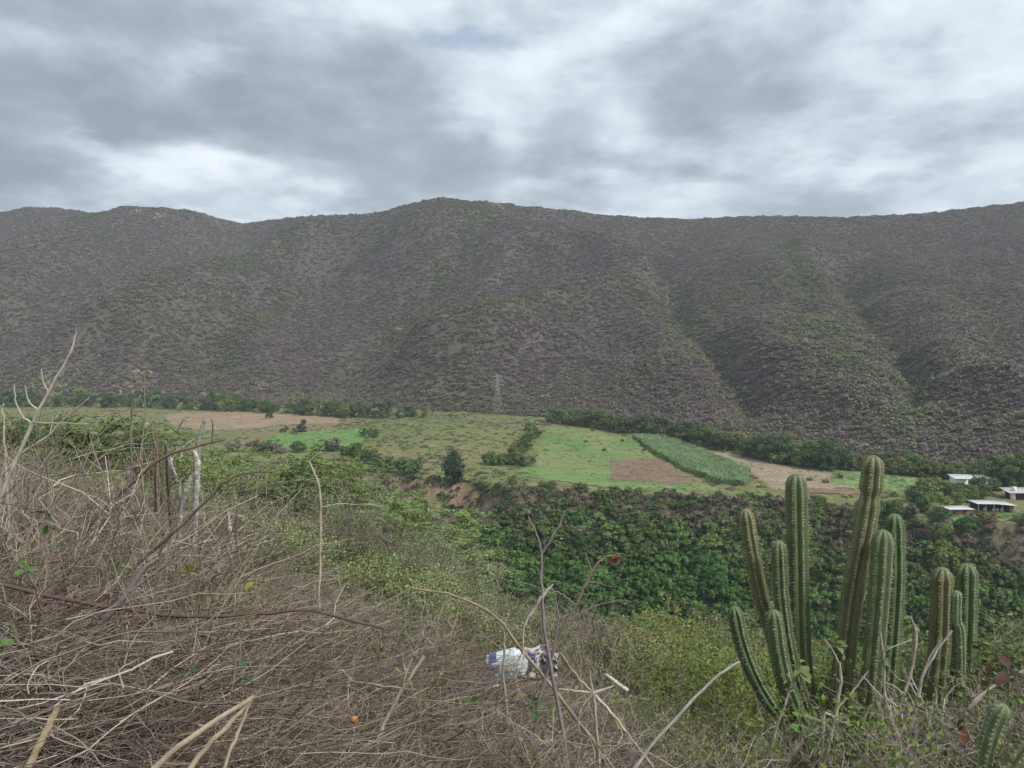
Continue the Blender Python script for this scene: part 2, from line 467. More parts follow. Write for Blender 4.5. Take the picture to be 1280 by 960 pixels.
def build_ground():
    # extra rows behind and below the camera
    back = np.array([-60.0, -30.0, -12.0, -4.0, 0.0])
    Xb = (UG[None] - 640) / F * (1.0 + (1.0 - back[:, None]) * 3)
    Yb = np.repeat(back[:, None], len(UG), 1)
    Zb = -1.6 - tb['s'][None] * back[:, None] * np.ones_like(Xb)
    X = np.concatenate([Xb, XG]); Y = np.concatenate([Yb, YG]); Z = np.concatenate([Zb, ZT])
    R, Cn = X.shape
    mnt = np.clip(TMT * 10, 0, 1)
    slope = np.abs(np.gradient(ZT, axis=0) / np.gradient(DG)[:, None])
    n1 = fbm(XG / 30, YG / 30, 4); n2 = fbm(XG / 7, YG / 9, 3); n3 = fbm(XG / 90 + 5, YG / 90, 3)
    def C(*c): return np.array(c)[None, None]
    mcol = C(.09, .072, .067) * (1 + .35 * n1[..., None]) * (1 - GREEN[..., None] * .6) + GREEN[..., None] * .6 * C(.085, .095, .045)
    gx = np.clip(.5 + .9 * n3 + .5 * n1 + .35 * n2, 0, 1)[..., None]
    mesa = (C(.125, .168, .052) * gx + C(.185, .155, .085) * (1 - gx)) * (1 + .2 * n2[..., None])
    ravc = C(.10, .085, .06) * (1 + .3 * n1[..., None])
    red = C(.26, .175, .12) * (1 + .3 * n2[..., None])
    litter = C(.15, .115, .085) * (1 + .3 * n2[..., None]) * np.ones_like(XG)[..., None]
    wr = np.clip((edgeD[None] + 4 - DG[:, None]) / 5, 0, 1)[..., None]
    wn = np.clip((60 - DG[:, None]) / 30, 0, 1)[..., None]
    sr = np.clip((slope - .75) * 3, 0, 1)[..., None] * np.clip(1.5 - np.abs(UG - 530) / 80, .12, 1)[None, :, None] * np.clip((DG[:, None] - 215) / 20, 0, 1)[..., None]
    c = mesa * (1 - wr) + ravc * wr
    c = c * (1 - wr * sr) + red * wr * sr
    c = c * (1 - wn) + litter * wn
    c = c * (1 - mnt[..., None]) + mcol * mnt[..., None]
    # worn bare patches on the left summit
    for (u, v, r) in ((175, 268, 9), (152, 290, 6), (205, 272, 6), (620, 262, 9), (500, 385, 4)):
        q = on_mountain(u, v)
        k = np.clip(1.2 - np.hypot((XG - q[0]) / r, (YG - q[1]) / (r * 2.5)) + .6 * n2, 0, 1)[..., None] * mnt[..., None]
        c = c * (1 - k) + C(.32, .27, .20) * k
    c = np.concatenate([np.broadcast_to(np.array((.15, .115, .085)), (5, Cn, 3)), c])
    rgba = np.concatenate([np.clip(c, .01, 1), np.ones((R, Cn, 1))], -1)
    i = np.arange(R - 1)[:, None] * Cn + np.arange(Cn - 1)[None]
    Q = np.stack([i, i + 1, i + Cn + 1, i + Cn], -1).reshape(-1, 4)
    m = principled('ground', src='vertex', rough=0.95, spec=0.1, vary=(.45, 0.45), bump=0.5)
    me = mesh_np('ground', np.stack([X, Y, Z], -1).reshape(-1, 3), Q, m, {'col': ('FLOAT_COLOR', rgba.reshape(-1, 4))}, True)
    o = link('terrain', me); tag(o, kind='structure')


build_ground()


# fields: thin sheets draped on the terrace
def in_poly(x, y, P):
    ins = np.zeros(x.shape, bool); n = len(P)
    for i in range(n):
        (x1, y1), (x2, y2) = P[i][:2], P[(i + 1) % n][:2]
        c = ((y1 > y) != (y2 > y)) & (x < (x2 - x1) * (y - y1) / (y2 - y1 + 1e-12) + x1)
        ins ^= c
    return ins


def field_mat(name, c1, c2, scale, furrow=None, angle=0.0):
    m = bpy.data.materials.new(name); m.use_nodes = True
    nt = m.node_tree; N, L = nt.nodes.new, nt.links.new
    b = nt.nodes['Principled BSDF']; b.inputs['Roughness'].default_value = .95; b.inputs['Specular IOR Level'].default_value = .1
    tc = N('ShaderNodeTexCoord'); mp = N('ShaderNodeMapping'); mp.inputs['Rotation'].default_value = (0, 0, angle)
    L(tc.outputs['Object'], mp.inputs['Vector'])
    nz = N('ShaderNodeTexNoise'); nz.inputs['Scale'].default_value = scale; nz.inputs['Detail'].default_value = 6; nz.inputs['Roughness'].default_value = .65
    L(mp.outputs[0], nz.inputs['Vector'])
    fac = nz.outputs['Fac']
    if furrow:
        wv = N('ShaderNodeTexWave'); wv.inputs['Scale'].default_value = furrow; wv.inputs['Distortion'].default_value = 2.5
        wv.inputs['Detail'].default_value = 3; L(mp.outputs[0], wv.inputs['Vector'])
        a = N('ShaderNodeMath'); a.operation = 'MULTIPLY_ADD'; L(wv.outputs['Fac'], a.inputs[0]); a.inputs[1].default_value = .35
        sb = N('ShaderNodeMath'); sb.operation = 'SUBTRACT'; L(nz.outputs['Fac'], sb.inputs[0]); sb.inputs[1].default_value = .17
        L(sb.outputs[0], a.inputs[2]); fac = a.outputs[0]
    r = N('ShaderNodeValToRGB'); L(fac, r.inputs[0])
    r.color_ramp.elements[0].position = .42; r.color_ramp.elements[0].color = c1 + (1,)
    r.color_ramp.elements[1].position = .60; r.color_ramp.elements[1].color = c2 + (1,)
    L(r.outputs[0], b.inputs['Base Color'])
    return m


FIELDS = {}


def field(name, poly, mat, lift=0.12, cell=1.5, ragged=4.5):
    P = np.array([hit(u, v, 215, 800) for u, v in poly])
    FIELDS[name] = P
    x0, y0 = P[:, :2].min(0) - 4; x1, y1 = P[:, :2].max(0) + 4
    gx = np.arange(x0, x1, cell); gy = np.arange(y0, y1, cell)
    X, Y = np.meshgrid(gx, gy)
    cx, cy_ = X[:-1, :-1] + cell / 2, Y[:-1, :-1] + cell / 2
    keep = in_poly(cx + ragged * fbm(cx / 9, cy_ / 9, 3), cy_ + ragged * 1.5 * fbm(cx / 9 + 40, cy_ / 9, 3), P)
    n = X.shape[1]
    i = (np.arange(X.shape[0] - 1)[:, None] * n + np.arange(n - 1)[None])
    Q = np.stack([i, i + 1, i + n + 1, i + n], -1)[keep]
    used, inv = np.unique(Q.ravel(), return_inverse=True)
    V = np.stack([X, Y, ground(X, Y) + lift], -1).reshape(-1, 3)[used]
    o = link(name, mesh_np(name, V, inv.reshape(-1, 4), mat, None, True))
    tag(o, kind='structure')
    return P


field('bare_field', [(205, 520), (230, 516), (300, 515), (425, 522), (425, 529), (340, 532), (320, 537), (255, 538), (215, 533)],
      field_mat('bare_field', (.20, .15, .10), (.34, .25, .165), .08, .12, .3))
field('green_field', [(352, 541), (456, 535), (462, 548), (440, 562), (330, 567), (318, 556)],
      field_mat('green_field', (.105, .20, .055), (.16, .25, .08), .12), 0.12)
field('pasture', [(682, 533), (735, 537), (792, 547), (830, 570), (872, 604), (905, 612), (870, 620), (800, 612), (720, 604), (640, 597), (662, 588)],
      field_mat('pasture', (.115, .20, .058), (.215, .215, .10), .05), 0.12)
field('ploughed_field', [(762, 576), (826, 574), (868, 602), (850, 606), (762, 600)],
      field_mat('ploughed_field', (.145, .10, .07), (.24, .17, .115), .15, .35, 1.1), 0.20)
field('meadow', [(640, 590), (664, 582), (700, 584), (760, 588), (763, 601), (810, 606), (860, 608), (800, 614), (700, 603)],
      field_mat('meadow', (.115, .205, .06), (.175, .235, .085), .1), 0.24)
field('cane_ground', [(790, 546), (832, 547), (882, 566), (938, 590), (934, 608), (900, 604), (850, 585), (815, 565)],
      field_mat('cane_ground', (.08, .13, .05), (.12, .18, .08), .2), 0.20)
field('stubble_field', [(884, 565), (920, 567), (1000, 587), (1090, 601), (1085, 611), (1030, 612), (965, 612), (938, 594)],
      field_mat('stubble_field', (.185, .16, .10), (.36, .28, .20), .12, .2, .8), 0.12)
field('vegetable_field', [(1040, 588), (1095, 589), (1150, 598), (1140, 612), (1090, 613), (1040, 603)],
      field_mat('vegetable_field', (.12, .20, .065), (.21, .27, .11), .25), 0.20)
field('dirt_strip', [(1000, 610), (1090, 616), (1088, 622), (1005, 616)],
      field_mat('dirt_strip', (.16, .11, .075), (.24, .17, .12), .2), 0.28)
field('lawn', [(1105, 640), (1160, 640), (1290, 640), (1290, 652), (1180, 650), (1120, 648)],
      field_mat('lawn', (.105, .17, .05), (.17, .23, .08), .2), 0.16, 1.0)


# ------------------------------------------------------------------ plant prototypes
def leaf_quads(P, Nn, size, rng, aspect=0.55, shade=None):
    """quads centred at P facing roughly Nn"""
    n = len(P)
    Nn = Nn / (np.linalg.norm(Nn, axis=1)[:, None] + 1e-9)
    t = rng.normal(size=(n, 3)); t -= (t * Nn).sum(1)[:, None] * Nn; t /= np.linalg.norm(t, axis=1)[:, None] + 1e-9
    b = np.cross(Nn, t)
    s = np.broadcast_to(np.asarray(size, float), (n,))[:, None]
    a = t * s; c = b * s * aspect
    return np.stack([P - a, P - c * 1.0, P + a, P + c], 1)


def blob_crown(rng, n, rx, rz, clumps, leaf, zc, flat=1.0, low=-0.35, light=(0.75, 1.3), spread=.30):
    """foliage in many small clumps on an uneven crown; (n,4,3) quads and shades"""
    th = rng.uniform(0, 2 * PI, clumps); cz = rng.uniform(low, 1.0, clumps)
    rr = np.sqrt(np.clip(1 - cz ** 2, 0, 1)) * rng.uniform(.45, 1.0, clumps)
    C = np.stack([rx * rr * np.cos(th), rx * rr * np.sin(th), zc + rz * cz * rng.uniform(.7, 1.08, clumps)], 1)
    cs = rng.uniform(.6, 1.25, clumps) * spread * (rx + rz) / 2
    k = rng.integers(0, clumps, n)
    d = rng.normal(size=(n, 3)); d /= np.linalg.norm(d, axis=1)[:, None]
    d[:, 2] *= .75
    P = C[k] + d * cs[k][:, None] * rng.uniform(.55, 1.1, n)[:, None]
    Nn = d * .9 + np.array((0, 0, .55)) + rng.normal(size=(n, 3)) * .45
    sh = rng.uniform(*light, clumps)[k] * rng.uniform(.8, 1.2, n)
    return leaf_quads(P, Nn, leaf * rng.uniform(.65, 1.35, n), rng), sh


def limb(p0, p1, rng, bend=.12, n=5):
    t = np.linspace(0, 1, n)[:, None]
    L = np.linalg.norm(p1 - p0)
    w = rng.normal(size=(n, 3)) * bend * L * (np.sin(t * PI))
    return p0 + (p1 - p0) * t + w


def tree_meshes(seed, h, rx, rz, nleaf, clumps, leaf, mat, low=-0.35):
    rng = np.random.default_rng(seed)
    zc = h - rz
    b = MB(); q, s = blob_crown(rng, nleaf, rx, rz, clumps, leaf, zc, low=low); b.quads(q, s)
    w = MB(); fork = np.array((rng.normal() * .15, rng.normal() * .15, max(.25, zc - rz * .45)))
    w.tube(limb(np.array((0, 0, -.4)), fork, rng, .05), (.045 * h * .6, .03 * h * .6), 6, 1.0)
    for k in range(6):
        a = rng.uniform(0, 2 * PI)
        tip = np.array((math.cos(a) * rx * .75, math.sin(a) * rx * .75, zc + rz * rng.uniform(-.1, .7)))
        w.tube(limb(fork, tip, rng), (.02 * h * .6, .006 * h * .6), 4, 1.0)
    return b.mesh('crown', mat), w.mesh('trunk', M['bark'])


def twig_shrub(seed, h, spread, stems, sub, r0, mat, leafn=0, leaf=.05, cap_shade=(.6, 1.5)):
    """bare twiggy shrub; returns wood mesh (and leaf mesh)"""
    rng = np.random.default_rng(seed); b = MB(); lp = []
    for i in range(stems):
        a = rng.uniform(0, 2 * PI); out = spread * rng.uniform(.2, 1)
        p0 = np.array((math.cos(a), math.sin(a), 0)) * rng.uniform(0, .15) * spread
        p1 = np.array((math.cos(a) * out, math.sin(a) * out, h * rng.uniform(.55, 1.05)))
        pts = limb(p0, p1, rng, .10, 6); sh = rng.uniform(*cap_shade)
        b.tube(pts, (r0, r0 * .3), 3, sh)
        for k in range(sub):
            t = rng.uniform(.25, .95); q0 = pts[int(t * 5)] * (1 - (t * 5 % 1)) + pts[min(5, int(t * 5) + 1)] * (t * 5 % 1)
            d = rng.normal(size=3); d[2] = abs(d[2]) * .9 + .2; d /= np.linalg.norm(d)
            q1 = q0 + d * h * rng.uniform(.18, .42)
            pp = limb(q0, q1, rng, .14, 4); b.tube(pp, (r0 * .5, r0 * .18), 3, sh * rng.uniform(.8, 1.2))
            for m in range(2):
                d2 = d + rng.normal(size=3) * .7; d2 /= np.linalg.norm(d2)
                q = pp[rng.integers(1, 4)]; b.tube(np.stack([q, q + d2 * h * .07, q + d2 * h * .15 + rng.normal(size=3) * .02 * h]), (r0 * .3, r0 * .12), 3, sh)
                lp.append(q + d2 * h * .1)
            lp += [pp[2], pp[3], q1]
    wm = b.mesh('branches', mat)
    if not leafn: return wm, None
    lp = np.array(lp)[rng.integers(0, len(lp), leafn)] + rng.normal(size=(leafn, 3)) * .05 * h
    lb = MB(); lb.quads(leaf_quads(lp, rng.normal(size=(leafn, 3)) * .6 + np.array((0, -.2, .8)), leaf * rng.uniform(.6, 1.3, leafn), rng, .5), rng.uniform(.65, 1.35, leafn))
    return wm, lb.mesh('leaves', M['leaf_o'])


def proto_collection(name, meshes):
    c = bpy.data.collections.new(name)
    for i, me in enumerate(meshes):
        c.objects.link(bpy.data.objects.new('%s_%02d' % (name, i), me))
    return c


def scatter(name, pts, rot, scl, colr, kind, protos, label, cat):
    n = len(pts)
    scl = np.asarray(scl, float)
    if scl.ndim == 1: scl = np.repeat(scl[:, None], 3, 1)
    me = bpy.data.meshes.new(name)
    me.vertices.add(n); me.vertices.foreach_set('co', np.asarray(pts, np.float32).ravel())
    for k, t, arr, f in (('rot', 'FLOAT_VECTOR', rot, 'vector'), ('scl', 'FLOAT_VECTOR', scl, 'vector'),
                         ('col', 'FLOAT_COLOR', np.concatenate([colr, np.ones((n, 1))], 1), 'color')):
        a = me.attributes.new(k, t, 'POINT'); a.data.foreach_set(f, np.asarray(arr, np.float32).ravel())
    a = me.attributes.new('pick', 'INT', 'POINT'); a.data.foreach_set('value', np.asarray(kind, np.int32))
    o = link(name, me)
    ng = bpy.data.node_groups.new(name, 'GeometryNodeTree')
    ng.interface.new_socket('Geometry', in_out='INPUT', socket_type='NodeSocketGeometry')
    ng.interface.new_socket('Geometry', in_out='OUTPUT', socket_type='NodeSocketGeometry')
    N, L = ng.nodes.new, ng.links.new
    gi, go = N('NodeGroupInput'), N('NodeGroupOutput')
    ip = N('GeometryNodeInstanceOnPoints'); ci_ = N('GeometryNodeCollectionInfo')
    ci_.inputs['Collection'].default_value = proto_collection(name, protos)
    ci_.inputs['Separate Children'].default_value = True; ci_.inputs['Reset Children'].default_value = True

    def attr(nm, typ):
        x = N('GeometryNodeInputNamedAttribute'); x.data_type = typ; x.inputs['Name'].default_value = nm
        return x.outputs['Attribute']
    er = N('FunctionNodeEulerToRotation'); L(attr('rot', 'FLOAT_VECTOR'), er.inputs[0])
    L(gi.outputs[0], ip.inputs['Points']); L(ci_.outputs[0], ip.inputs['Instance'])
    ip.inputs['Pick Instance'].default_value = True
    L(attr('pick', 'INT'), ip.inputs['Instance Index']); L(er.outputs[0], ip.inputs['Rotation']); L(attr('scl', 'FLOAT_VECTOR'), ip.inputs['Scale'])
    L(ip.outputs[0], go.inputs[0])
    md = o.modifiers.new('scatter', 'NODES'); md.node_group = ng
    tag(o, label, cat, kind='stuff')
    return o


def rots(n, tilt=.12):
    return np.stack([RNG.normal(size=n) * tilt, RNG.normal(size=n) * tilt, RNG.uniform(0, 2 * PI, n)], 1)


def mixc(a, b, t):
    return np.asarray(a)[None] * (1 - t[:, None]) + np.asarray(b)[None] * t[:, None]


def bush_mesh(seed, n, clumps, leaf, mat, rx=.5, rz=.42, low=-.2, light=(.6, 1.4)):
    rng = np.random.default_rng(seed); b = MB()
    q, s = blob_crown(rng, n, rx, rz, clumps, leaf, rz * .55, low=low, light=light); b.quads(q, s)
    return b.mesh('bush', mat)


# ------------------------------------------------------------------ mountain scrub (one mass)
def mountain_scrub():
    n = 620000
    y = RNG.uniform(255, 1400, n) ; a = RNG.uniform(-.98, .98, n); x = a * y
    keep = RNG.uniform(0, 1, n) < np.clip(y / 1400 + .3 * np.clip((750 - y) / 300, 0, 1), 0, 1)
    x, y = x[keep], y[keep]
    u = 640 + F * x / y
    fd = np.interp(u, UG, foot); rd = np.interp(u, UG, ridD)
    t = (y - fd) / (rd - fd)
    k = (t > .005) & (t < 1.02); x, y, t = x[k], y[k], t[k]
    dens = np.clip(.95 + .6 * fbm(x / 35, y / 45, 3), .65, 1)
    k = RNG.uniform(0, 1, len(x)) < dens; x, y, t = x[k], y[k], t[k]
    n = len(x); z = ground(x, y)
    g = np.clip(bil(GREEN, x, y) + .28 * RNG.normal(size=n), 0, 1)
    c = mixc((.222, .170, .168), (.172, .196, .084), g)
    c = c * RNG.uniform(.86, 1.14, n)[:, None]
    olive = RNG.uniform(0, 1, n) < .12
    c[olive] = np.array((.19, .185, .10)) * RNG.uniform(.7, 1.25, olive.sum())[:, None]
    s = (2.4 + 4.2 * RNG.uniform(0, 1, n) ** 1.6) * (1 - .25 * np.clip(t, 0, 1)) * (.9 + .3 * g)
    S = np.stack([s, s, s * RNG.uniform(.45, .75, n)], 1)
    pr = [bush_mesh(100 + i, 85, 14, .14, M['leaf_i'], rz=.36, light=(.8, 1.2)) for i in range(5)]
    print('mountain scrub', n)
    scatter('mountain_scrub', np.stack([x, y, z - .1], 1), rots(n), S, c, RNG.integers(0, 5, n), pr,
            'grey brown leafless scrub with olive patches covering the whole mountainside', 'scrub')


mountain_scrub()


# ------------------------------------------------------------------ ravine thicket
def ravine_thicket():
    n = 90000
    y = RNG.uniform(85, 325, n); x = RNG.uniform(-1.0, 1.0, n) * y * .95
    u = 640 + F * x / y; e = np.interp(u, UG, edgeD); t = (y - 205) / (e - 205)
    keep = RNG.uniform(0, 1, n) < np.where(t < 0, .3, np.where(t < .35, .5, 1)) * np.where(u > 900, 1.35, 1) * (y / 325)
    x, y, u, e = x[keep], y[keep], u[keep], e[keep]
    hid = (y < 185) & (u < 380)
    k = (y < e + np.where(u > 1060, 0, 2)) & ~hid
    x, y, u, e = x[k], y[k], u[k], e[k]
    t = np.clip((y - 205) / (e - 205), 0, 1)                # 0 bottom .. 1 rim
    # cliff faces stay bare
    cl = (np.exp(-((u - 530) / 95) ** 4) > .5) & (t > .78) & (t < .995) & (pnoise(x / 8, y / 22) > .10)
    k = ~cl; x, y, u, e, t = x[k], y[k], u[k], e[k], t[k]
    n = len(x); z = ground(x, y)
    dry = np.clip((t - .42) * 2.2 + .8 * fbm(x / 30, y / 30, 3) + .25 * RNG.normal(size=n) + np.clip((u - 1000) / 400, -.25, .22), 0, 1)
    dry = np.where(RNG.uniform(0, 1, n) < .15, 0.1, dry)
    c = mixc((.074, .150, .032), (.155, .138, .088), dry)
    pu = (dry > .6) & (RNG.uniform(0, 1, n) < .22)
    c[pu] = np.array((.150, .118, .098))
    c = c * RNG.uniform(.55, 1.5, n)[:, None]
    li = RNG.uniform(0, 1, n) < .10
    c[li] = np.array((.12, .22, .055)) * RNG.uniform(.7, 1.1, li.sum())[:, None]
    s = (2.2 + 6.3 * RNG.uniform(0, 1, n) ** 2.6) * np.where(dry > .6, .72, 1)
    pr = [bush_mesh(200 + i, 620, (7, 9, 12, 16, 8, 10)[i], .058, M['leaf_i'], low=-.2, light=(.75, 1.25)) for i in range(6)]
    print('ravine', n)
    s = s * np.where(t > .85, .6, 1)
    scatter('ravine_thicket', np.stack([x, y, z - .3], 1), rots(n, .18), np.stack([s, s, s * RNG.uniform(.7, 1.15, n)], 1), c,
            RNG.integers(0, 6, n), pr, 'dense green and dull brown thicket filling the ravine slope below the fields', 'thicket')


ravine_thicket()


# ------------------------------------------------------------------ terrace: rough grass, low scrub and cane
def terrace_growth():
    n = 26000
    y = RNG.uniform(260, 640, n); x = RNG.uniform(-.95, .95, n) * y
    u = 640 + F * x / y; e = np.interp(u, UG, edgeD); fd = np.interp(u, UG, foot)
    sl = ground(x, y) / y; v = 480 - F * np.tan(np.arctan(sl) + PITCH)
    ok = (y > e + 2) & (y < fd)
    infield = np.zeros(n, bool)
    for k_, P in FIELDS.items(): infield |= in_poly(x, y, P)
    mound = (u > 420) & (u < 690)
    pr_ = np.where(mound, 1.1, .42) * np.clip(.7 + fbm(x / 28, y / 28, 3) * 1.5, .1, 1.2)
    k = ok & ~infield & (RNG.uniform(0, 1, n) < pr_)
    x, y = x[k], y[k]; n = len(x)
    t = np.clip(.5 + .9 * fbm(x / 35, y / 35, 3) + .25 * RNG.normal(size=n), 0, 1)
    c = mixc((.225, .195, .115), (.135, .165, .065), t) * RNG.uniform(.8, 1.25, n)[:, None]
    s = .9 + 2.9 * RNG.uniform(0, 1, n) ** 2
    pr = [bush_mesh(300 + i, 160, 12, .095, M['leaf_i'], rz=.36) for i in range(4)]
    scatter('terrace_scrub', np.stack([x, y, ground(x, y) - .05], 1), rots(n), np.stack([s * 1.15, s * 1.15, s * .45], 1), c * 1.12, RNG.integers(0, 4, n), pr,
            'low olive and straw coloured scrub on the grassy mound between the fields', 'scrub')
    # tufts that roughen the fields
    X, C_ = [], []
    for nm, num, c1, c2 in (('pasture', 1000, (.125, .18, .07), (.21, .20, .11)), ('meadow', 250, (.12, .19, .07), (.16, .22, .085)), ('green_field', 300, (.11, .175, .065), (.15, .21, .08)),
                            ('vegetable_field', 700, (.12, .19, .07), (.20, .25, .11)), ('stubble_field', 200, (.19, .17, .10), (.33, .27, .19)), ('bare_field', 150, (.2, .16, .1), (.16, .17, .08)), ('lawn', 200, (.12, .18, .06), (.17, .22, .08)), ('ploughed_field', 60, (.15, .105, .075), (.22, .16, .11))):
        P = FIELDS[nm]; x0, y0 = P[:, :2].min(0); x1, y1 = P[:, :2].max(0)
        qx = RNG.uniform(x0, x1, num * 3); qy = RNG.uniform(y0, y1, num * 3); k = in_poly(qx, qy, P) & (RNG.uniform(0, 1, num * 3) < np.clip(.5 + 1.6 * fbm(qx / 14, qy / 14, 3), .1, 1)); qx, qy = qx[k][:num], qy[k][:num]
        X.append(np.stack([qx, qy, ground(qx, qy) + .08], 1)); C_.append(mixc(c1, c2, RNG.uniform(0, 1, len(qx))) * RNG.uniform(.85, 1.15, len(qx))[:, None])
    X = np.concatenate(X); C_ = np.concatenate(C_); n = len(X); s = RNG.uniform(.35, 1.3, n)
    scatter('field_tufts', X, rots(n), np.stack([s * 1.8, s * 1.8, s * .3], 1), C_ * 1.15, RNG.integers(0, 4, n), pr, 'low tufts of grass and weeds in the terrace fields', 'grass')
    # cane
    P = FIELDS['cane_ground']
    x0, y0 = P[:, :2].min(0); x1, y1 = P[:, :2].max(0)
    gx, gy = np.meshgrid(np.arange(x0, x1, 1.5), np.arange(y0, y1, 1.5))
    gx = gx + RNG.normal(size=gx.shape) * .3; gy = gy + RNG.normal(size=gx.shape) * .3
    k = in_poly(gx, gy, P); x, y = gx[k], gy[k]; n = len(x)
    pr = []
    for i in range(4):
        rng = np.random.default_rng(400 + i); b = MB()
        for j in range(34):
            a = rng.uniform(0, 2 * PI); L = rng.uniform(.7, 1.3); d = np.array((math.cos(a), math.sin(a), 0)); w = np.array((-d[1], d[0], 0)) * .045
            p0 = d * rng.uniform(0, .3) + np.array((0, 0, rng.uniform(.2, 1.2)))
            p1 = p0 + d * L * .35 + np.array((0, 0, L * .75)); p2 = p1 + d * L * .45 + np.array((0, 0, -L * .08))
            b.quads([[p0 - w, p0 + w, p1 + w, p1 - w], [p1 - w, p1 + w, p2 + w * .3, p2 - w * .3]], rng.uniform(.7, 1.35))
        pr.append(b.mesh('cane', M['leaf_i']))
    c = np.array((.25, .35, .165))[None] * RNG.uniform(.8, 1.25, n)[:, None] * (1 + .25 * fbm(x / 12, y / 12, 2))[:, None]
    scatter('cane_crop', np.stack([x, y, ground(x, y) + .1], 1), rots(n, .05), RNG.uniform(.9, 1.25, n), c, RNG.integers(0, 4, n), pr,
            'blue green crop of tall cane in the slanting field beside the stubble', 'crop')


terrace_growth()


# ------------------------------------------------------------------ single trees
TREES = [tree_meshes(500 + i, h, rx, rz, 2200, cl, .030 * 10, M['leaf_o'], low)
         for i, (h, rx, rz, cl, low) in enumerate(((8, 3.8, 4.0, 34, -.95), (8, 4.3, 3.8, 38, -.95), (9, 3.2, 4.0, 30, -.8), (6, 3.8, 2.9, 30, -.95), (7, 4.4, 3.2, 34, -.9)))]
BUSHES = []
for i in range(5):
    cr, tr = tree_meshes(540 + i, 2.6, 1.7, 1.25, 1100, 22, .16, M['leaf_o'], -.8)
    BUSHES.append((cr, tr))
C_DARK, C_MID, C_LIGHT, C_OLIVE, C_DRY = (.070, .122, .042), (.105, .168, .048), (.155, .215, .060), (.160, .168, .068), (.185, .152, .118)


def place_tree(x, y, h, colr, protos, name, label, cat, group, base=8.0, squash=1.0):
    cr, tr = random.choice(protos)
    z = float(ground(x, y))
    r = empty(name, (x, y, z - .15), random.uniform(0, 2 * PI), h / base)
    r.scale = (h / base * squash, h / base * squash, h / base)
    tag(r, label, cat, group)
    a = link('crown', cr, r); b = link('trunk', tr, r)
    k = random.uniform(.8, 1.22)
    a.color = (colr[0] * k * random.uniform(.9, 1.12), colr[1] * k, colr[2] * k * random.uniform(.85, 1.1), 1)
    return r


TONE = {C_DARK: 'dark green', C_MID: 'mid green', C_LIGHT: 'light green', C_OLIVE: 'olive', C_DRY: 'dry brown', (.05, .14, .035): 'emerald'}


def tree_row(line, count, h, cols_, label, group, jitter=(5, 8), name='broadleaf_tree', protos=None, base=8.0, cat='tree', squash=1.1):
    P = np.array([hit(u, v, 215, 760) for u, v in line])
    L = np.concatenate([[0], np.cumsum(np.linalg.norm(np.diff(P[:, :2], axis=0), axis=1))])
    for i in range(count):
        s = (i + random.uniform(.1, .9)) / count * L[-1]
        x = np.interp(s, L, P[:, 0]) + random.uniform(-1, 1) * jitter[0]; y = np.interp(s, L, P[:, 1]) + random.uniform(-.2, 1) * jitter[1]
        hh = random.uniform(*h); cc = random.choice(cols_); m = (h[0] + h[1]) / 2
        place_tree(x, y, hh, cc, protos or TREES, name, label.format(t=('tall ' if hh > m else 'short ') + TONE[cc]), cat, group, base, squash)


tree_row([(-30, 509), (70, 509), (150, 509), (230, 512), (300, 514), (370, 518), (440, 522), (530, 523)], 84, (6.5, 14), (C_DARK, C_DARK, C_MID, C_OLIVE, C_LIGHT),
         '{t} tree in the row behind the bare tan field', 'trees in the row behind the tan field', (4, 16))
tree_row([(690, 528), (740, 535), (790, 543), (835, 546), (885, 560), (925, 565)], 40, (8, 12), (C_DARK, C_MID, C_OLIVE, C_DARK),
         '{t} tree in the row along the top edge of the cane field', 'trees in the row above the cane field', (3, 10))
tree_row([(935, 570), (985, 581), (1040, 588)], 28, (7, 13), (C_DARK, C_DARK, C_MID, C_LIGHT),
         '{t} tree in the grove above the stubble field', 'trees in the grove above the stubble field', (3, 9))
tree_row([(1050, 588), (1100, 590), (1160, 597), (1200, 602)], 24, (6, 9), (C_DARK, C_MID, C_OLIVE),
         '{t} tree at the mountain foot above the vegetable field', 'trees above the vegetable field', (3, 8))
for (u, v, h, c) in ((1150, 628, 8.5, C_MID), (1168, 622, 9, C_LIGHT), (1182, 624, 8, C_MID), (1146, 640, 6, C_DARK), (1160, 642, 6, C_MID), (1175, 636, 6, C_LIGHT),
                     (1200, 622, 7, C_MID), (1212, 628, 6, C_MID), (1196, 632, 4.5, C_LIGHT), (1225, 622, 7.5, C_DARK), (1138, 622, 4, C_OLIVE), (1236, 618, 7, C_MID)):
    p = hit(u, v, 215, 700)
    place_tree(p[0], p[1], h, c, TREES, 'orchard_tree', 'leafy green tree in the clump beside the low red shed', 'tree', 'trees in the clump beside the red shed', 8, 1.15)
for (u, v, h, c) in ((1240, 606, 11, C_DARK), (1256, 604, 12, C_OLIVE), (1272, 608, 13, C_DARK), (1285, 610, 12, C_MID), (1262, 612, 8, C_MID), (1248, 600, 9, C_LIGHT), (1300, 606, 12, C_DARK), (1220, 596, 7, C_OLIVE)):
    p = hit(u, v, 215, 700)
    place_tree(p[0], p[1], h, c, TREES, 'shade_tree', 'tall green tree rising behind the white roofed farm buildings', 'tree', 'tall trees behind the farm buildings', 8, 1.0)
p = hit(566, 611, 215, 400)
place_tree(p[0], p[1] + 2, 13.0, (.036, .078, .034), [tree_meshes(591, 12, 3.6, 5.7, 4200, 80, .30, M['leaf_o'], -.95)], 'lone_tree', 'tall dark green tree standing alone on the red eroded bank', 'tree', None, 12, 1.05)
p = hit(378, 540, 215, 700)
place_tree(p[0], p[1], 7.5, (.055, .095, .045), [TREES[0]], 'field_tree', 'single round tree between the tan field and the green field', 'tree', None, 8, 1)
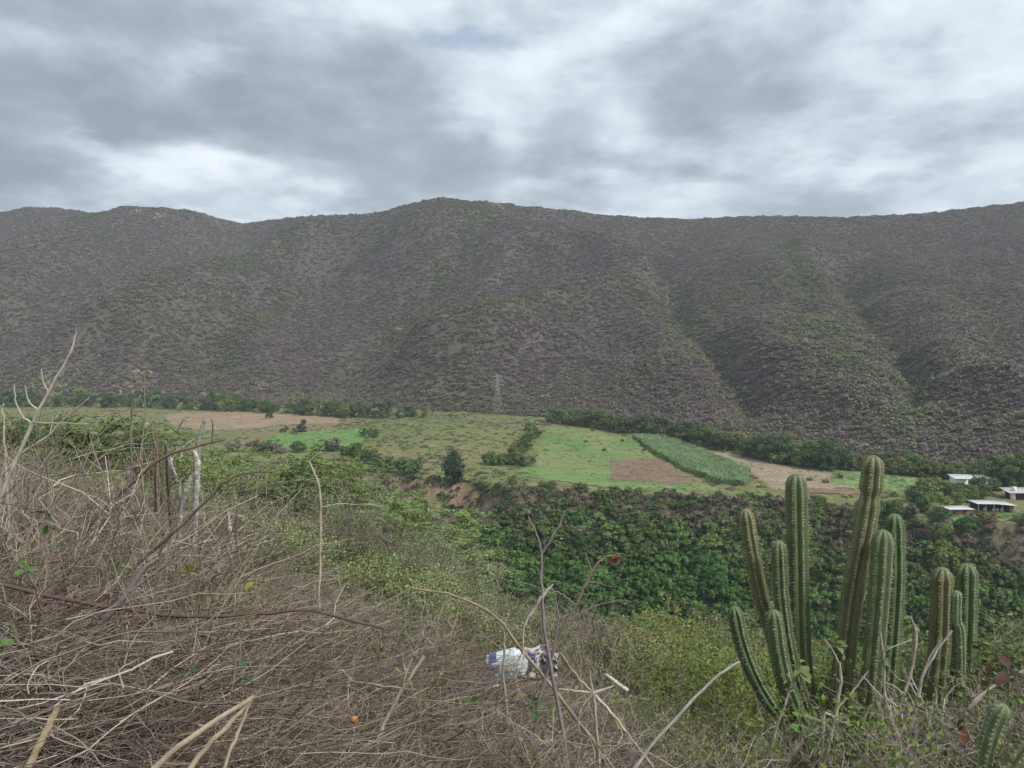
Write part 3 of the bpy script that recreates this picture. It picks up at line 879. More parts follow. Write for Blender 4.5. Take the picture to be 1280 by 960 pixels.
for (u, v, h) in ((355, 541, 4.5), (337, 523, 5), (368, 543, 4)):
    p = hit(u, v, 215, 700)
    place_tree(p[0], p[1], h, C_DARK, BUSHES, 'field_bush', 'small dark bush at the edge of the bare tan field', 'bush', 'bushes at the edge of the tan field', 2.6, 1)
tree_row([(668, 536), (664, 552), (655, 566), (640, 580)], 14, (3.5, 6), (C_DARK, C_MID, C_LIGHT), '{t} bush in the hedge between the scrubby mound and the pasture',
         'bushes in the hedge beside the pasture', (3, 4), 'hedge_bush', BUSHES, 2.6, 'bush', 1.1)
tree_row([(605, 582), (625, 581), (645, 580), (655, 584)], 9, (3.5, 5.5), (C_DARK, C_DARK, C_MID), '{t} bush at the corner of the bright meadow',
         'bushes at the meadow corner', (3, 4), 'thicket_bush', BUSHES, 2.6, 'bush', 1.2)
tree_row([(455, 546), (470, 548)], 3, (4, 5), (C_DARK,), '{t} bush on the border of the bright green field', 'bushes on the border of the green field', (2, 3), 'border_bush', BUSHES, 2.6, 'bush', 1.1)
tree_row([(285, 566), (310, 566), (335, 566), (430, 566), (470, 585), (520, 596)], 22, (4, 6.5), (C_DARK, C_MID, C_MID, C_DRY), '{t} bush along the terrace rim below the green field',
         'bushes along the rim below the green field', (4, 8), 'rim_bush', BUSHES, 2.6, 'bush', 1.2)
tree_row([(640, 607), (720, 616), (800, 623), (880, 629), (960, 633), (1040, 637), (1110, 648), (1200, 657), (1290, 662)], 60, (1.8, 3.4), (C_DARK, C_MID, C_OLIVE, C_DRY, C_DRY),
         '{t} bush on the ravine rim below the pasture', 'bushes on the ravine rim below the pasture', (4, 5), 'scrub_bush', BUSHES, 2.6, 'bush', 1.3)
tree_row([(793, 548), (815, 567), (850, 587), (900, 606), (930, 609)], 30, (1.6, 2.6), (C_DARK, C_MID), '{t} shrub in the hedge on the lower side of the cane', 'shrubs in the hedge below the cane',
         (.6, 1.2), 'cane_hedge_shrub', BUSHES, 2.6, 'bush', 1.1)
for (u, v) in ((732, 553), (755, 564), (805, 564), (741, 539), (1012, 601), (1032, 604), (1118, 621), (1050, 598), (778, 552)):
    p = hit(u, v, 215, 700)
    place_tree(p[0], p[1], random.uniform(1.4, 2.2), C_DARK, BUSHES, 'pasture_bush', 'tiny dark bush dotted in the open fields', 'bush', 'tiny bushes dotted in the open fields', 2.6, 1.1)
tree_row([(560, 680), (640, 700), (700, 690), (760, 730), (820, 690), (880, 745), (930, 700), (1010, 740), (1080, 700), (1160, 745), (1240, 710)], 40, (4.5, 8.5), (C_MID, (.05, .14, .035), C_LIGHT), '{t} tree on the wet lower slope of the ravine',
         'vivid green trees low in the ravine', (9, 14), 'ravine_tree', TREES, 8, 'tree', 1.1)
p = hit(52, 259, 900, 1500)
place_tree(p[0], p[1] - 3, 8.5, C_DARK, [TREES[2]], 'summit_tree', 'tiny lone tree on the bare summit at the ridge line', 'tree', None, 9, .6)


# ------------------------------------------------------------------ pylon, fence, farm buildings
MET = principled('galvanised_steel', (.40, .42, .43), .5, vary=(2, .15))
ROOF = principled('white_roof_sheet', (.58, .59, .60), .5, spec=.4, vary=(.9, .28))
RUSTROOF = principled('weathered_roof_sheet', (.48, .46, .44), .6, vary=(2, .25))
BRICK = principled('red_brick', (.25, .105, .07), .9, vary=(3, .3))
WALLW = principled('whitewash', (.66, .65, .62), .85, vary=(2, .15))
DARKW = principled('dark_boards', (.055, .045, .04), .9, vary=(5, .3))
POST = principled('weathered_post', (.42, .38, .33), .9, vary=(8, .3))


def pylon():
    p = hit(622, 520, 300, 700)
    x, y = p[0], p[1]; r = empty('transmission_tower', (x, y, float(ground(x, y))), .35)
    tag(r, 'faint grey steel lattice transmission tower at the foot of the mountain', 'pylon')
    H = 31.0; hw = lambda z: 3.0 * (1 - z / 22) + .75 if z < 22 else .75
    for sx in (-1, 1):
        for sy in (-1, 1):
            b = MB(); zs = [-.5, 22, H - 1.5]
            b.tube([(sx * hw(max(z, 0)), sy * hw(max(z, 0)), z) for z in zs] + [(0, 0, H)], .04, 4)
            link('leg', b.mesh('leg', MET), r)
    b = MB(); lv = [0, 5, 9.5, 13.5, 17, 20, 22.5, 25, 27.5, 29.5]
    for z0, z1 in zip(lv[:-1], lv[1:]):
        a, c = hw(z0), hw(z1)
        for k in range(4):
            d = [(-1, -1), (1, -1), (1, 1), (-1, 1)]; (ax, ay), (bx, by) = d[k], d[(k + 1) % 4]
            b.tube([(ax * a, ay * a, z0), (bx * c, by * c, z1)], .04, 4); b.tube([(bx * a, by * a, z0), (ax * c, ay * c, z1)], .04, 4)
            b.tube([(ax * c, ay * c, z1), (bx * c, by * c, z1)], .04, 4)
    link('bracing', b.mesh('bracing', MET), r)
    for z, L in ((22.5, 4.6), (25.6, 4.0), (28.6, 3.4)):
        for s in (-1, 1):
            b = MB(); b.tube([(s * .7, .6, z), (s * L, 0, z)], .09, 4); b.tube([(s * .7, -.6, z), (s * L, 0, z)], .09, 4); b.tube([(s * .7, 0, z + 1.4), (s * L, 0, z)], .08, 4)
            link('crossarm', b.mesh('crossarm', MET), r)
            b = MB(); b.tube([(s * L, 0, z), (s * L, 0, z - 1.5)], .1, 4); link('insulator', b.mesh('insulator', MET), r)


pylon()


def fence():
    A = hit(760, 562, 215, 600); B = hit(761, 600, 215, 600)
    r = empty('field_fence', (B[0], B[1], float(ground(B[0], B[1]))))
    tag(r, 'line of pale fence posts between pasture and ploughed field', 'fence')
    n = 15; pts = []
    me = MB(); me.box((0, 0, .55), (.12, .12, 1.6)); pm = me.mesh('post', POST)
    for i in range(n):
        q = B + (A - B) * i / (n - 1); z = float(ground(q[0], q[1]))
        o = link('post', pm, r); o.location = (q[0] - B[0], q[1] - B[1], z - r.location.z); o.rotation_euler = (random.gauss(0, .05), random.gauss(0, .05), random.random())
        pts.append((q[0] - B[0], q[1] - B[1], z - r.location.z))
    for hgt in (.5, .85, 1.2):
        b = MB(); b.tube([(x, y, z + hgt) for x, y, z in pts], .012, 4); link('wire', b.mesh('wire', MET), r)


fence()


def corrugated(b, p00, p10, p11, p01, n=26, amp=.05):
    """corrugated sheet between four corners, ribs running from the p00-p10 edge to the p01-p11 edge"""
    p00, p10, p11, p01 = map(np.array, (p00, p10, p11, p01))
    for i in range(n):
        t0, t1 = i / n, (i + 1) / n
        z0 = np.array((0, 0, amp * (i % 2))); z1 = np.array((0, 0, amp * ((i + 1) % 2)))
        b.quads([[p00 + (p10 - p00) * t0 + z0, p00 + (p10 - p00) * t1 + z1, p01 + (p11 - p01) * t1 + z1, p01 + (p11 - p01) * t0 + z0]], 1.0)


def sheet(name, mat, parent, *corners, n=26):
    b = MB(); corrugated(b, *corners, n=n); me = b.mesh(name, mat)
    o = link(name, me, parent); md = o.modifiers.new('thickness', 'SOLIDIFY'); md.thickness = .05
    return o


def part_box(name, mat, parent, c, s):
    b = MB(); b.box(c, s); return link(name, b.mesh(name, mat), parent)


def farm():
    # open sided shed
    L = hit(1222, 641, 215, 300); R = hit(1268, 641.5, 215, 300)
    w = float(np.linalg.norm(R[:2] - L[:2])); yaw = math.atan2(R[1] - L[1], R[0] - L[0])
    c = (L + R) / 2; r = empty('open_shed', (c[0], c[1], float(ground(c[0], c[1]))), yaw)
    tag(r, 'open sided farm shed with pale corrugated roof and brick end wall', 'shed')
    hw = w / 2; dp = 6.0
    for x in (-hw + .15, -hw * .55, -hw * .1, hw * .35):
        part_box('post', POST, r, (x, 0, 1.15), (.22, .22, 3.3))
    part_box('post', POST, r, (-hw + .15, dp - .3, 1.0), (.22, .22, 3.2))
    part_box('back_wall', DARKW, r, (0, dp + .1, .95), (w - .3, .2, 2.8))
    part_box('end_wall', BRICK, r, (hw - .25, dp / 2, .9), (.3, dp - .3, 2.8))
    part_box('brick_pier', BRICK, r, (hw - .9, .05, .95), (1.1, .3, 2.8))
    sheet('roof_sheet', ROOF, r, (-hw - .5, -.9, 2.9), (-hw * .05, -.9, 2.95), (-hw * .05, dp + .6, 2.75), (-hw - .5, dp + .6, 2.7))
    sheet('roof_sheet', ROOF, r, (-hw * .05, -.9, 2.99), (hw + .5, -.9, 2.5), (hw + .5, dp + .6, 2.35), (-hw * .05, dp + .6, 2.79))
    b = MB(); b.tube([(-hw, 0, 2.74), (0, 0, 2.80), (hw, 0, 2.4)], .08, 4); link('beam', b.mesh('beam', POST), r)
    # white sacks and a cloth on the table under the roof
    base = r.matrix_basis
    for (x, y, lab) in ((.3, 2.2, 0), (1.5, 2.3, 1), (2.7, 2.2, 2), (-2.2, 2.5, 3)):
        b = MB(); rng = np.random.default_rng(60 + lab)
        q, s = [], []
        n = 10
        th = np.linspace(0, 2 * PI, n, endpoint=False)
        prof = [(.0, .32), (.15, .45), (.5, .47), (.85, .40), (1.05, .18), (1.15, .22)]
        ring = [np.stack([np.cos(th) * rr * (1 + .08 * rng.normal(size=n)), np.sin(th) * rr * (1 + .08 * rng.normal(size=n)), np.full(n, zz)], 1) for zz, rr in prof]
        for a0, a1 in zip(ring[:-1], ring[1:]):
            for k in range(n): b.quads([[a0[k], a0[(k + 1) % n], a1[(k + 1) % n], a1[k]]])
        o = link('sack', b.mesh('sack', WALLW)); pos = base @ Vector((x, y, 0.0)); o.location = pos
        tag(o, 'white filled sack standing under the open shed roof', 'sack', 'white sacks under the shed roof')
    # small brick shed
    L = hit(1190, 643.5, 215, 300); R = hit(1214, 643.5, 215, 300)
    w = float(np.linalg.norm(R[:2] - L[:2])); c = (L + R) / 2
    r = empty('brick_shed', (c[0], c[1], float(ground(c[0], c[1]))), .12); hw = w / 2
    tag(r, 'low red brick shed with pale single pitch roof by the lawn', 'shed')
    part_box('front_wall', BRICK, r, (-.5, 0, .75), (w - 1.0, .2, 2.1)); part_box('back_wall', BRICK, r, (0, 3.9, .8), (w, .2, 2.2))
    part_box('side_wall', WALLW, r, (-hw + .1, 1.95, .8), (.2, 3.68, 2.2)); part_box('side_wall', BRICK, r, (hw - .1, 2.6, .8), (.2, 2.36, 2.2))
    part_box('post', POST, r, (hw - .15, .05, .8), (.16, .16, 2.2))
    d = part_box('door', DARKW, r, (.9, -.125, .6), (.9, .05, 1.6))
    sheet('roof_sheet', ROOF, r, (-hw - 1.7, -.9, 1.98), (hw + 1.0, -.9, 1.78), (hw + 1.0, 4.4, 1.95), (-hw - 1.7, 4.4, 2.1), n=30)
    # house among trees
    p = hit(1202, 609, 215, 400); r = empty('white_house', (p[0], p[1], float(ground(p[0], p[1]))), -.1)
    tag(r, 'white walled house half hidden among trees above the sheds', 'house')
    part_box('wall', WALLW, r, (0, 2.5, 1.4), (4.2, 5.0, 3.6)); part_box('wall', WALLW, r, (6.0, 3.2, 1.3), (7.4, 4.6, 3.4))
    for x in (3.9, 6.2, 8.4): part_box('window', DARKW, r, (x, .87, 1.6), (.9, .08, 1.0))
    part_box('door', DARKW, r, (0.6, -.03, 1.0), (.9, .08, 2.0))
    sheet('roof_sheet', ROOF, r, (-2.8, -.8, 3.2), (2.3, -.8, 3.2), (2.3, 5.6, 3.9), (-2.8, 5.6, 3.9))
    sheet('roof_sheet', ROOF, r, (2.0, .2, 3.15), (10.4, .2, 3.0), (10.4, 6.2, 3.7), (2.0, 6.2, 3.8))
    # house at the right
    p = hit(1276, 625, 215, 400); r = empty('low_house', (p[0], p[1], float(ground(p[0], p[1]))), -.05)
    tag(r, 'low house with grey roof and white chimney block behind the open shed', 'house')
    part_box('wall', DARKW, r, (3.0, 2.5, 1.2), (11, 4.6, 3.0)); part_box('gable_wall', WALLW, r, (-2.6, .1, 1.25), (1.6, .3, 3.1))
    part_box('chimney', WALLW, r, (-1.6, 1.2, 3.2), (1.1, 1.1, 2.2))
    sheet('roof_sheet', RUSTROOF, r, (-4.4, -1.0, 2.5), (9, -1.0, 2.6), (9, 5.4, 3.4), (-4.4, 5.4, 3.3), n=40)


farm()


# ------------------------------------------------------------------ near slope: undergrowth mass
def near_growth():
    n = 9000
    y = np.exp(RNG.uniform(math.log(9), math.log(100), n)); x = RNG.uniform(-1.0, 1.0, n) * .95 * y
    u = 640 + F * x / y
    # the left spur is bushy far out, the right side falls away at once
    lim = np.interp(u, [-400, 200, 500, 560, 640, 1300], [55, 80, 95, 60, 30, 20])
    start = np.interp(u, [-400, 100, 200, 330, 480, 640, 760, 900, 1300], [9, 9.5, 9, 7.4, 6.8, 8.6, 7.6, 6.8, 8])
    k = (y < lim) & (y > start); x, y, u = x[k], y[k], u[k]; n = len(x)
    z = ground(x, y)
    m = fbm(x / 6, y / 6, 3)
    g = np.clip(.62 + .9 * m + .2 * RNG.normal(size=n), 0, 1)
    g = np.where((y < 14) & (u < 760), g * .72, g)
    c = mixc((.225, .195, .13), (.165, .235, .07), g)
    yel = (u > 760) & (y < 25)
    c[yel] = mixc((.20, .18, .11), (.17, .205, .07), g)[yel]
    c = c * RNG.uniform(.7, 1.3, n)[:, None]
    s = np.where(y < 20, RNG.uniform(.5, 1.15, n), RNG.uniform(1.1, 2.4, n)) * np.where(u > 600, .85, 1)
    s = np.where(u < 120, s * .8, s) * np.interp(u, [-400, 640, 720, 960, 1040, 1300], [1, 1, .85, .72, .5, .5])
    pr = [bush_mesh(600 + i, 1300, 34, .034, M['leaf_i'], low=-.4, rx=.55, rz=.5) for i in range(4)] + [bush_mesh(610 + i, 2400, 60, .017, M['leaf_i'], low=-.4, rx=.6, rz=.5) for i in range(4)]
    scatter('slope_undergrowth', np.stack([x, y, z - .1], 1), rots(n, .2), s, c, RNG.integers(0, 4, n) + np.where(y < 42, 4, 0), pr,
            'tangled light green and olive undergrowth on the near slope', 'undergrowth')


near_growth()


def acacia_meshes(seed):
    rng = np.random.default_rng(seed); w = MB(); P = []
    for i in range(13):
        a = rng.uniform(0, 2 * PI); d = np.array((math.cos(a), math.sin(a), 0)); R = rng.uniform(.25, .75); H = rng.uniform(.6, 1.0)
        t = np.linspace(0, 1, 8)[:, None]
        pts = d * R * t ** 1.3 + np.array((0, 0, 1)) * H * np.sin(t * PI * rng.uniform(.52, .72)) + rng.normal(size=(8, 3)) * .012
        w.tube(pts, (.014, .003), 4, rng.uniform(.8, 1.2))
        for k in range(7):
            q = pts[rng.integers(3, 8)]; e = d * rng.uniform(-.1, .5) + np.array((-d[1], d[0], 0)) * rng.normal() * .7; e[2] = rng.uniform(-.05, .3)
            e = e / np.linalg.norm(e) * rng.uniform(.15, .34)
            tt = np.linspace(0, 1, 5)[:, None]; tw = q + e * tt + np.array((0, 0, -.07)) * tt ** 2
            w.tube(tw, (.005, .0015), 3, 1.0)
            for m in range(8):
                s0 = rng.uniform(.1, 1); c0 = q + e * s0 + np.array((0, 0, -.07)) * s0 ** 2
                P.append(c0 + rng.normal(size=(7, 3)) * np.array((.026, .026, .012)))
    P = np.concatenate(P); n = len(P)
    b = MB(); b.quads(leaf_quads(P, np.array((0, 0, 1.0)) + rng.normal(size=(n, 3)) * .38, .020 * rng.uniform(.6, 1.35, n), rng, .38), rng.uniform(.7, 1.35, n))
    return b.mesh('foliage', M['leaf_o']), w.mesh('branches', M['bark'])


ACACIA = [acacia_meshes(700 + i) for i in range(4)]


def near_shrub(u, D, h, c, protos, name, label, cat, group, squash=1.0):
    x = (u - 640) / F * D; z = float(ground(x, D))
    r = empty(name, (x, D, z - .03), random.uniform(0, 2 * PI), h); r.scale = (h * squash, h * squash, h)
    tag(r, label, cat, group)
    f, w = random.choice(protos)
    a = link(f.name.split('.')[0], f, r); link('branches', w, r).color = (.25, .20, .15, 1)
    k = random.uniform(.85, 1.15); a.color = (c[0] * k, c[1] * k, c[2] * k, 1)
    return r


for (u, D, h) in ((330, 27, 2.6), (385, 31, 3.0), (440, 34, 3.3), (495, 38, 3.7), (530, 33, 3.2), (420, 48, 4.2), (355, 44, 3.4), (470, 56, 4.6), (515, 52, 4.2), (300, 34, 2.8),
                  (395, 62, 4.2), (450, 24, 2.3), (500, 26, 2.5), (365, 21, 1.9), (545, 44, 3.4), (320, 55, 3.6), (475, 42, 3.6), (410, 38, 3.2), (260, 40, 2.8), (545, 27, 2.2)):
    tn, cc = random.choice((('grass green', (.165, .245, .075)), ('fresh green', (.175, .26, .07)), ('pale olive', (.215, .255, .115))))
    near_shrub(u, D, h * 1.2, cc, ACACIA, 'feathery_shrub', '%s %s feathery shrub arching over the near slope' % ('large' if h > 3.2 else 'small', tn), 'shrub', 'feathery shrubs on the near slope', 1.45)
for (u, D, h) in ((60, 19, 1.9), (105, 20, 2.1), (140, 22, 2.2), (25, 22, 1.9), (-10, 18, 1.6), (165, 25, 2.1), (85, 15, 1.3), (200, 28, 2.0), (230, 30, 2.2)):
    cc = random.choice(((.13, .215, .065), (.165, .24, .08)))
    near_shrub(u, D, h, cc, ACACIA, 'green_shrub', '%s %s green shrub behind the tall dry stalks near the dead cactus' % ('waist high' if h < 2 else 'head high', 'pale' if cc[0] > .14 else 'deep'), 'shrub',
               'green shrubs behind the dry stalks', 1.2)
LEAFY = [twig_shrub(750 + i, 1.0, .55, 9, 7, .010, M['wood_o'], 1500, .026) for i in range(3)]
LEAFY = [(b, a) for a, b in LEAFY]
for (u, D, h) in ((800, 10.5, .85), (835, 11.5, .95), (870, 12, .9), (905, 11, .85), (930, 9.5, .75), (850, 9, .75), (890, 8.5, .7), (825, 8, .7), (945, 8, .6), (790, 9, .75), (915, 7.6, .6), (960, 11, .7), (870, 6.4, .5), (910, 6.0, .5), (945, 6.3, .5), (835, 6.6, .5), (975, 6.8, .5), (890, 5.2, .45), (850, 5.4, .45), (930, 5.0, .42), (820, 5.6, .42), (870, 4.7, .4), (905, 4.5, .38), (960, 5.6, .42), (800, 6.2, .45), (840, 4.8, .38)):
    near_shrub(u, D, h, random.choice(((.215, .265, .055), (.17, .225, .06), (.245, .265, .065), (.18, .20, .08))), LEAFY, 'yellow_green_shrub', '%s yellowish green small leaved shrub left of the columnar cactus' % ('tall' if h > .8 else 'knee high' if h > .55 else 'tiny'), 'shrub',
               'yellow green shrubs left of the cactus', 1.2)
for (u, D, h) in ((1060, 7.4, .6), (1120, 7.2, .7), (1180, 6.8, .75), (1225, 7.0, .9), (1270, 6.8, .95), (1030, 7.8, .5), (1150, 6.5, .65), (1245, 6.2, .8), (1300, 7.0, 1.0), (1010, 5.5, .4), (1075, 5.4, .4), (1120, 5.2, .45), (1200, 5.4, .5), (1250, 5.3, .5)):
    near_shrub(u, D, h, random.choice(((.10, .16, .05), (.135, .18, .06))), LEAFY, 'leafy_shrub', '%s small leaved green shrub growing around the foot of the columnar cactus' % ('tall' if h > .8 else 'knee high' if h > .55 else 'tiny'), 'shrub',
               'leafy shrubs around the cactus foot', 1.2)
DRYS = [twig_shrub(770 + i, 1.0, .6, 12, 9, .009, M['wood_o'])[0] for i in range(3)]
for (u, D, h) in ((480, 13, 1.25), (530, 13, 1.2), (570, 12, 1.1), (610, 11.5, 1.0), (440, 11, 1.2), (650, 10.5, .9), (700, 10, .95), (740, 10, 1.0), (770, 9.5, .9), (500, 10, .9), (555, 9.2, .8), (720, 8, .8), (400, 12, 1.3), (350, 11, 1.3)):
    x = (u - 640) / F * D
    r = link('dry_shrub', random.choice(DRYS)); r.location = (x, D, float(ground(x, D)) - .03); r.rotation_euler = (0, 0, random.uniform(0, 6)); r.scale = (h * 1.25, h * 1.25, h * 1.1)
    k = random.choice((.75, 1.15)); r.color = (.22 * k, .185 * k, .15 * k, 1)
    tag(r, '%s %s twiggy bare shrub on the brow of the near slope' % ('large' if h > 1.0 else 'small', 'pale grey' if k > 1 else 'dark brown'), 'shrub', 'bare twiggy shrubs on the brow')


FOOTS = [twig_shrub(780 + i, 1.0, .75, 8, 6, .011, M['wood_o'])[0] for i in range(3)]
for i, (u, D, h, lab) in enumerate(((975, 5.2, .55, 'bare pale shrub under the curved cactus arm'), (1010, 4.9, .5, 'low bare shrub before the shortest cactus arm'), (1065, 5.0, .6, 'bare pale shrub before the leaning cactus stem'),
                             (1100, 4.6, .6, 'tangled bare shrub before the middle cactus stems'), (1140, 5.1, .75, 'tall bare shrub between the two cactus clumps'), (1180, 4.7, .65, 'bare pale shrub before the pair of shorter cactus columns'),
                             (1215, 4.9, .7, 'bare shrub beside the dark withered leaves'), (1265, 4.8, .75, 'bare shrub behind the low leaning cactus'), (930, 4.6, .45, 'small bare shrub beside the straight pale stick'), (880, 4.4, .4, 'small dry shrub under the straight pale stick'))):
    x = (u - 640) / F * D
    r = link('pale_shrub', FOOTS[i % 3]); r.location = (x, D, float(ground(x, D)) - .03); r.rotation_euler = (0, 0, i * 1.7); r.scale = (h * 1.1, h * 1.1, h)
    k = random.uniform(.8, 1.15); r.color = (.36 * k, .31 * k, .27 * k, 1)
    tag(r, lab, 'shrub')


# ------------------------------------------------------------------ dry brush in the foreground (one mass)
def tangle(seed, n, size, lmin, lmax, hmax, r, up=0.0, arch=0.3, segs=7):
    rng = np.random.default_rng(seed); b = MB()
    for i in range(n):
        a = rng.uniform(0, 2 * PI); L = rng.uniform(lmin, lmax)
        d = np.array((math.cos(a), math.sin(a), 0)); el = np.clip(rng.normal(up, .28), -.15, 1.4)
        p0 = np.array((rng.uniform(-.5, .5) * size, rng.uniform(-.5, .5) * size, rng.uniform(0, hmax) ** 1.0 * rng.uniform(0, 1)))
        t = np.linspace(0, 1, segs)[:, None]
        side = np.array((-d[1], d[0], 0)) * rng.normal() * .45
        pts = p0 + (d * math.cos(el) + np.array((0, 0, math.sin(el)))) * L * t + side * L * t ** 2 - np.array((0, 0, arch * rng.uniform(.2, 1.3))) * L * t ** 2
        pts += np.cumsum(rng.normal(size=(segs, 3)) * .024 * L, 0)
        pts[:, 2] = np.maximum(pts[:, 2], .01)
        rr = r * (.45 + 1.5 * rng.uniform() ** 2)
        b.tube(pts, (rr, rr * .45), 3, rng.choice((.45, .75, 1.0, 1.25, 1.6), p=(.24, .20, .22, .20, .14)) * rng.uniform(.9, 1.1))
        if rng.uniform() < .4:
            q = pts[rng.integers(2, segs - 1)]; e = d + rng.normal(size=3) * .6; e /= np.linalg.norm(e)
            b.tube(np.stack([q, q + e * L * .15, q + e * L * .28 + rng.normal(size=3) * .03]), (rr * .6, rr * .3), 3, 1.0)
    return b.mesh('tangle', M['wood_i'])


def dry_brush():
    pr = [tangle(800, 105, 1.3, .2, .85, .28, .0032, .05, .12), tangle(801, 105, 1.3, .25, .9, .32, .0030, .1, .15), tangle(802, 95, 1.2, .2, .7, .22, .0028, .0, .1),
          tangle(803, 34, .9, .6, 1.3, .2, .0036, .75, .45), tangle(804, 34, .9, .6, 1.4, .2, .0034, .6, .55), tangle(805, 46, .7, .4, .9, .1, .0024, 1.1, .2),
          twig_shrub(806, 1.0, .5, 7, 6, .0078, M['wood_i'])[0], twig_shrub(807, 1.1, .6, 6, 6, .0084, M['wood_i'])[0], twig_shrub(808, .9, .7, 7, 5, .0056, M['wood_i'])[0]]
    for q in range(3):                                   # long leaning stems with kinks and side twigs
        rng = np.random.default_rng(840 + q); b = MB()
        for i in range(5):
            a = rng.uniform(0, 2 * PI); el = rng.uniform(.35, 1.25); L = rng.uniform(.7, 1.5); d = np.array((math.cos(a) * math.cos(el), math.sin(a) * math.cos(el), math.sin(el)))
            p0 = np.array((rng.uniform(-.3, .3), rng.uniform(-.3, .3), 0.0)); t = np.linspace(0, 1, 9)[:, None]
            pts = p0 + d * L * t + np.cumsum(rng.normal(size=(9, 3)) * .022 * L, 0) + np.array((d[0], d[1], -.5)) * .22 * L * t ** 2; rr = rng.uniform(.0025, .0065); sh = rng.choice((.32, .45, .6, .9, 1.35, 1.6))
            b.tube(pts, (rr, rr * .35), 4, sh)
            for k in range(rng.integers(3, 8)):
                c0 = pts[rng.integers(2, 9)]; e = d * .6 + rng.normal(size=3) * .7; e /= np.linalg.norm(e); l2 = L * rng.uniform(.1, .35)
                b.tube(c0 + e * l2 * np.linspace(0, 1, 4)[:, None] + np.cumsum(rng.normal(size=(4, 3)) * .02 * l2, 0) * np.linspace(0, 1, 4)[:, None], (rr * .55, rr * .2), 3, sh * rng.uniform(.9, 1.2))
        pr.append(b.mesh('twigs', M['wood_i']))
    n = 3500
    y = np.exp(RNG.uniform(math.log(2.3), math.log(13), n)); x = RNG.uniform(-1, 1, n) * 1.0 * y
    u = 640 + F * x / y
    lim = np.interp(u, [-200, 200, 330, 560, 720, 900, 1300], [12, 10.5, 8.0, 7.0, 7.2, 5.0, 7.5])
    dens = np.interp(u, [-200, 330, 600, 740, 860, 960, 1300], [1, 1, .95, .75, .35, .35, .5])
    k = (y < lim) & (RNG.uniform(0, 1, n) < dens) & ~((u > 930) & (u < 1230) & (y > 3.6)) & ~((np.abs(u - 650) < 60) & (y > 4.6) & (y < 6.7) & (RNG.uniform(0, 1, n) < .75)); x, y, u = x[k], y[k], u[k]; n = len(x)
    left = np.clip((380 - u) / 300, 0, 1)
    r = RNG.uniform(0, 1, n)
    pup = np.where(y < 3.0, .12, 1) * (.48 + .30 * left) + .15 * np.clip((u - 640) / -200 + .3, 0, 1) * np.clip((y - 5) / 5, 0, 1)
    kind = np.where(r < pup, RNG.choice([3, 4, 5, 6, 7, 8, 9, 10, 11, 9, 10, 11], n), RNG.integers(0, 3, n))
    s = RNG.uniform(.7, 1.05, n) * np.clip(y / 4, .55, 1) * (1 + .35 * left) * np.where(kind > 2, .72 + .2 * left, 1)
    lift = np.where(kind < 3, RNG.uniform(0, 1, n) ** 2 * (.12 + .5 * left), 0)
    c = mixc((.335, .285, .235), (.20, .155, .125), np.clip(.5 + .9 * fbm(x / 1.1, y / 1.1, 3) + .3 * RNG.normal(size=n), 0, 1)) * RNG.uniform(.75, 1.25, n)[:, None]
    gr = (RNG.uniform(0, 1, n) < .09); c[gr] *= np.array((.70, .80, .55))
    tall = kind > 8; c[tall] *= RNG.choice([.55, .8, 1.15], tall.sum())[:, None]
    scatter('dry_brush', np.stack([x, y, ground(x, y) + lift], 1), rots(n, .12), s, c, kind, pr,
            'tangle of dead grey tan stems and twigs covering the foreground slope', 'dry brush')
    # scattered small green leaves among the stems
    pr = []
    for i in range(3):
        rng = np.random.default_rng(830 + i); P = rng.uniform(-.28, .28, (26, 3)); P[:, 2] = np.abs(P[:, 2]) * 1.6 + .1
        b = MB(); b.quads(leaf_quads(P, rng.normal(size=(26, 3)) * .6 + np.array((0, -.5, .6)), .022 * rng.uniform(.6, 1.5, 26), rng, .5), rng.uniform(.7, 1.4, 26)); pr.append(b.mesh('leaves', M['leaf_i']))
    n = 2200
    y = np.exp(RNG.uniform(math.log(3.8), math.log(11), n)); x = RNG.uniform(-1, 1, n) * .8 * y; u = 640 + F * x / y
    k = RNG.uniform(0, 1, n) < np.interp(u, [-200, 0, 200, 400, 650, 780, 1300], [.8, .7, .4, .28, .25, .9, .9]) * np.clip(.5 + 1.4 * fbm(x / 1.5, y / 1.5, 2), 0, 1)
    x, y, u = x[k], y[k], u[k]; n = len(x)
    c = mixc((.10, .17, .045), (.21, .24, .05), RNG.uniform(0, 1, n) ** 1.5) * RNG.uniform(.8, 1.2, n)[:, None]
    scatter('small_leaves', np.stack([x, y, ground(x, y) + RNG.uniform(0, .35, n)], 1), rots(n, .3), RNG.uniform(.6, .95, n), c, RNG.integers(0, 3, n), pr,
            'small fresh green leaves sprinkled through the dead brush', 'leaves')


dry_brush()


# ------------------------------------------------------------------ single branches and stalks one can pick out
def spline(P, n=14):
    P = np.asarray(P, float)
    if len(P) == 2: return P[0] + (P[1] - P[0]) * np.linspace(0, 1, 4)[:, None]
    Q = np.concatenate([[2 * P[0] - P[1]], P, [2 * P[-1] - P[-2]]]); out = []
    m = max(2, n // (len(P) - 1) + 1)
    for i in range(len(P) - 1):
        a, b, c, d = Q[i:i + 4]
        for t in np.linspace(0, 1, m, endpoint=False):
            out.append(.5 * ((2 * b) + (c - a) * t + (2 * a - 5 * b + 4 * c - d) * t * t + (3 * b - a - 3 * c + d) * t ** 3))
    out.append(P[-1]); return np.array(out)


PALE, STRAW, GREYW, DARKB, BROWN = (.40, .36, .30), (.52, .42, .26), (.23, .195, .185), (.115, .075, .065), (.27, .205, .16)


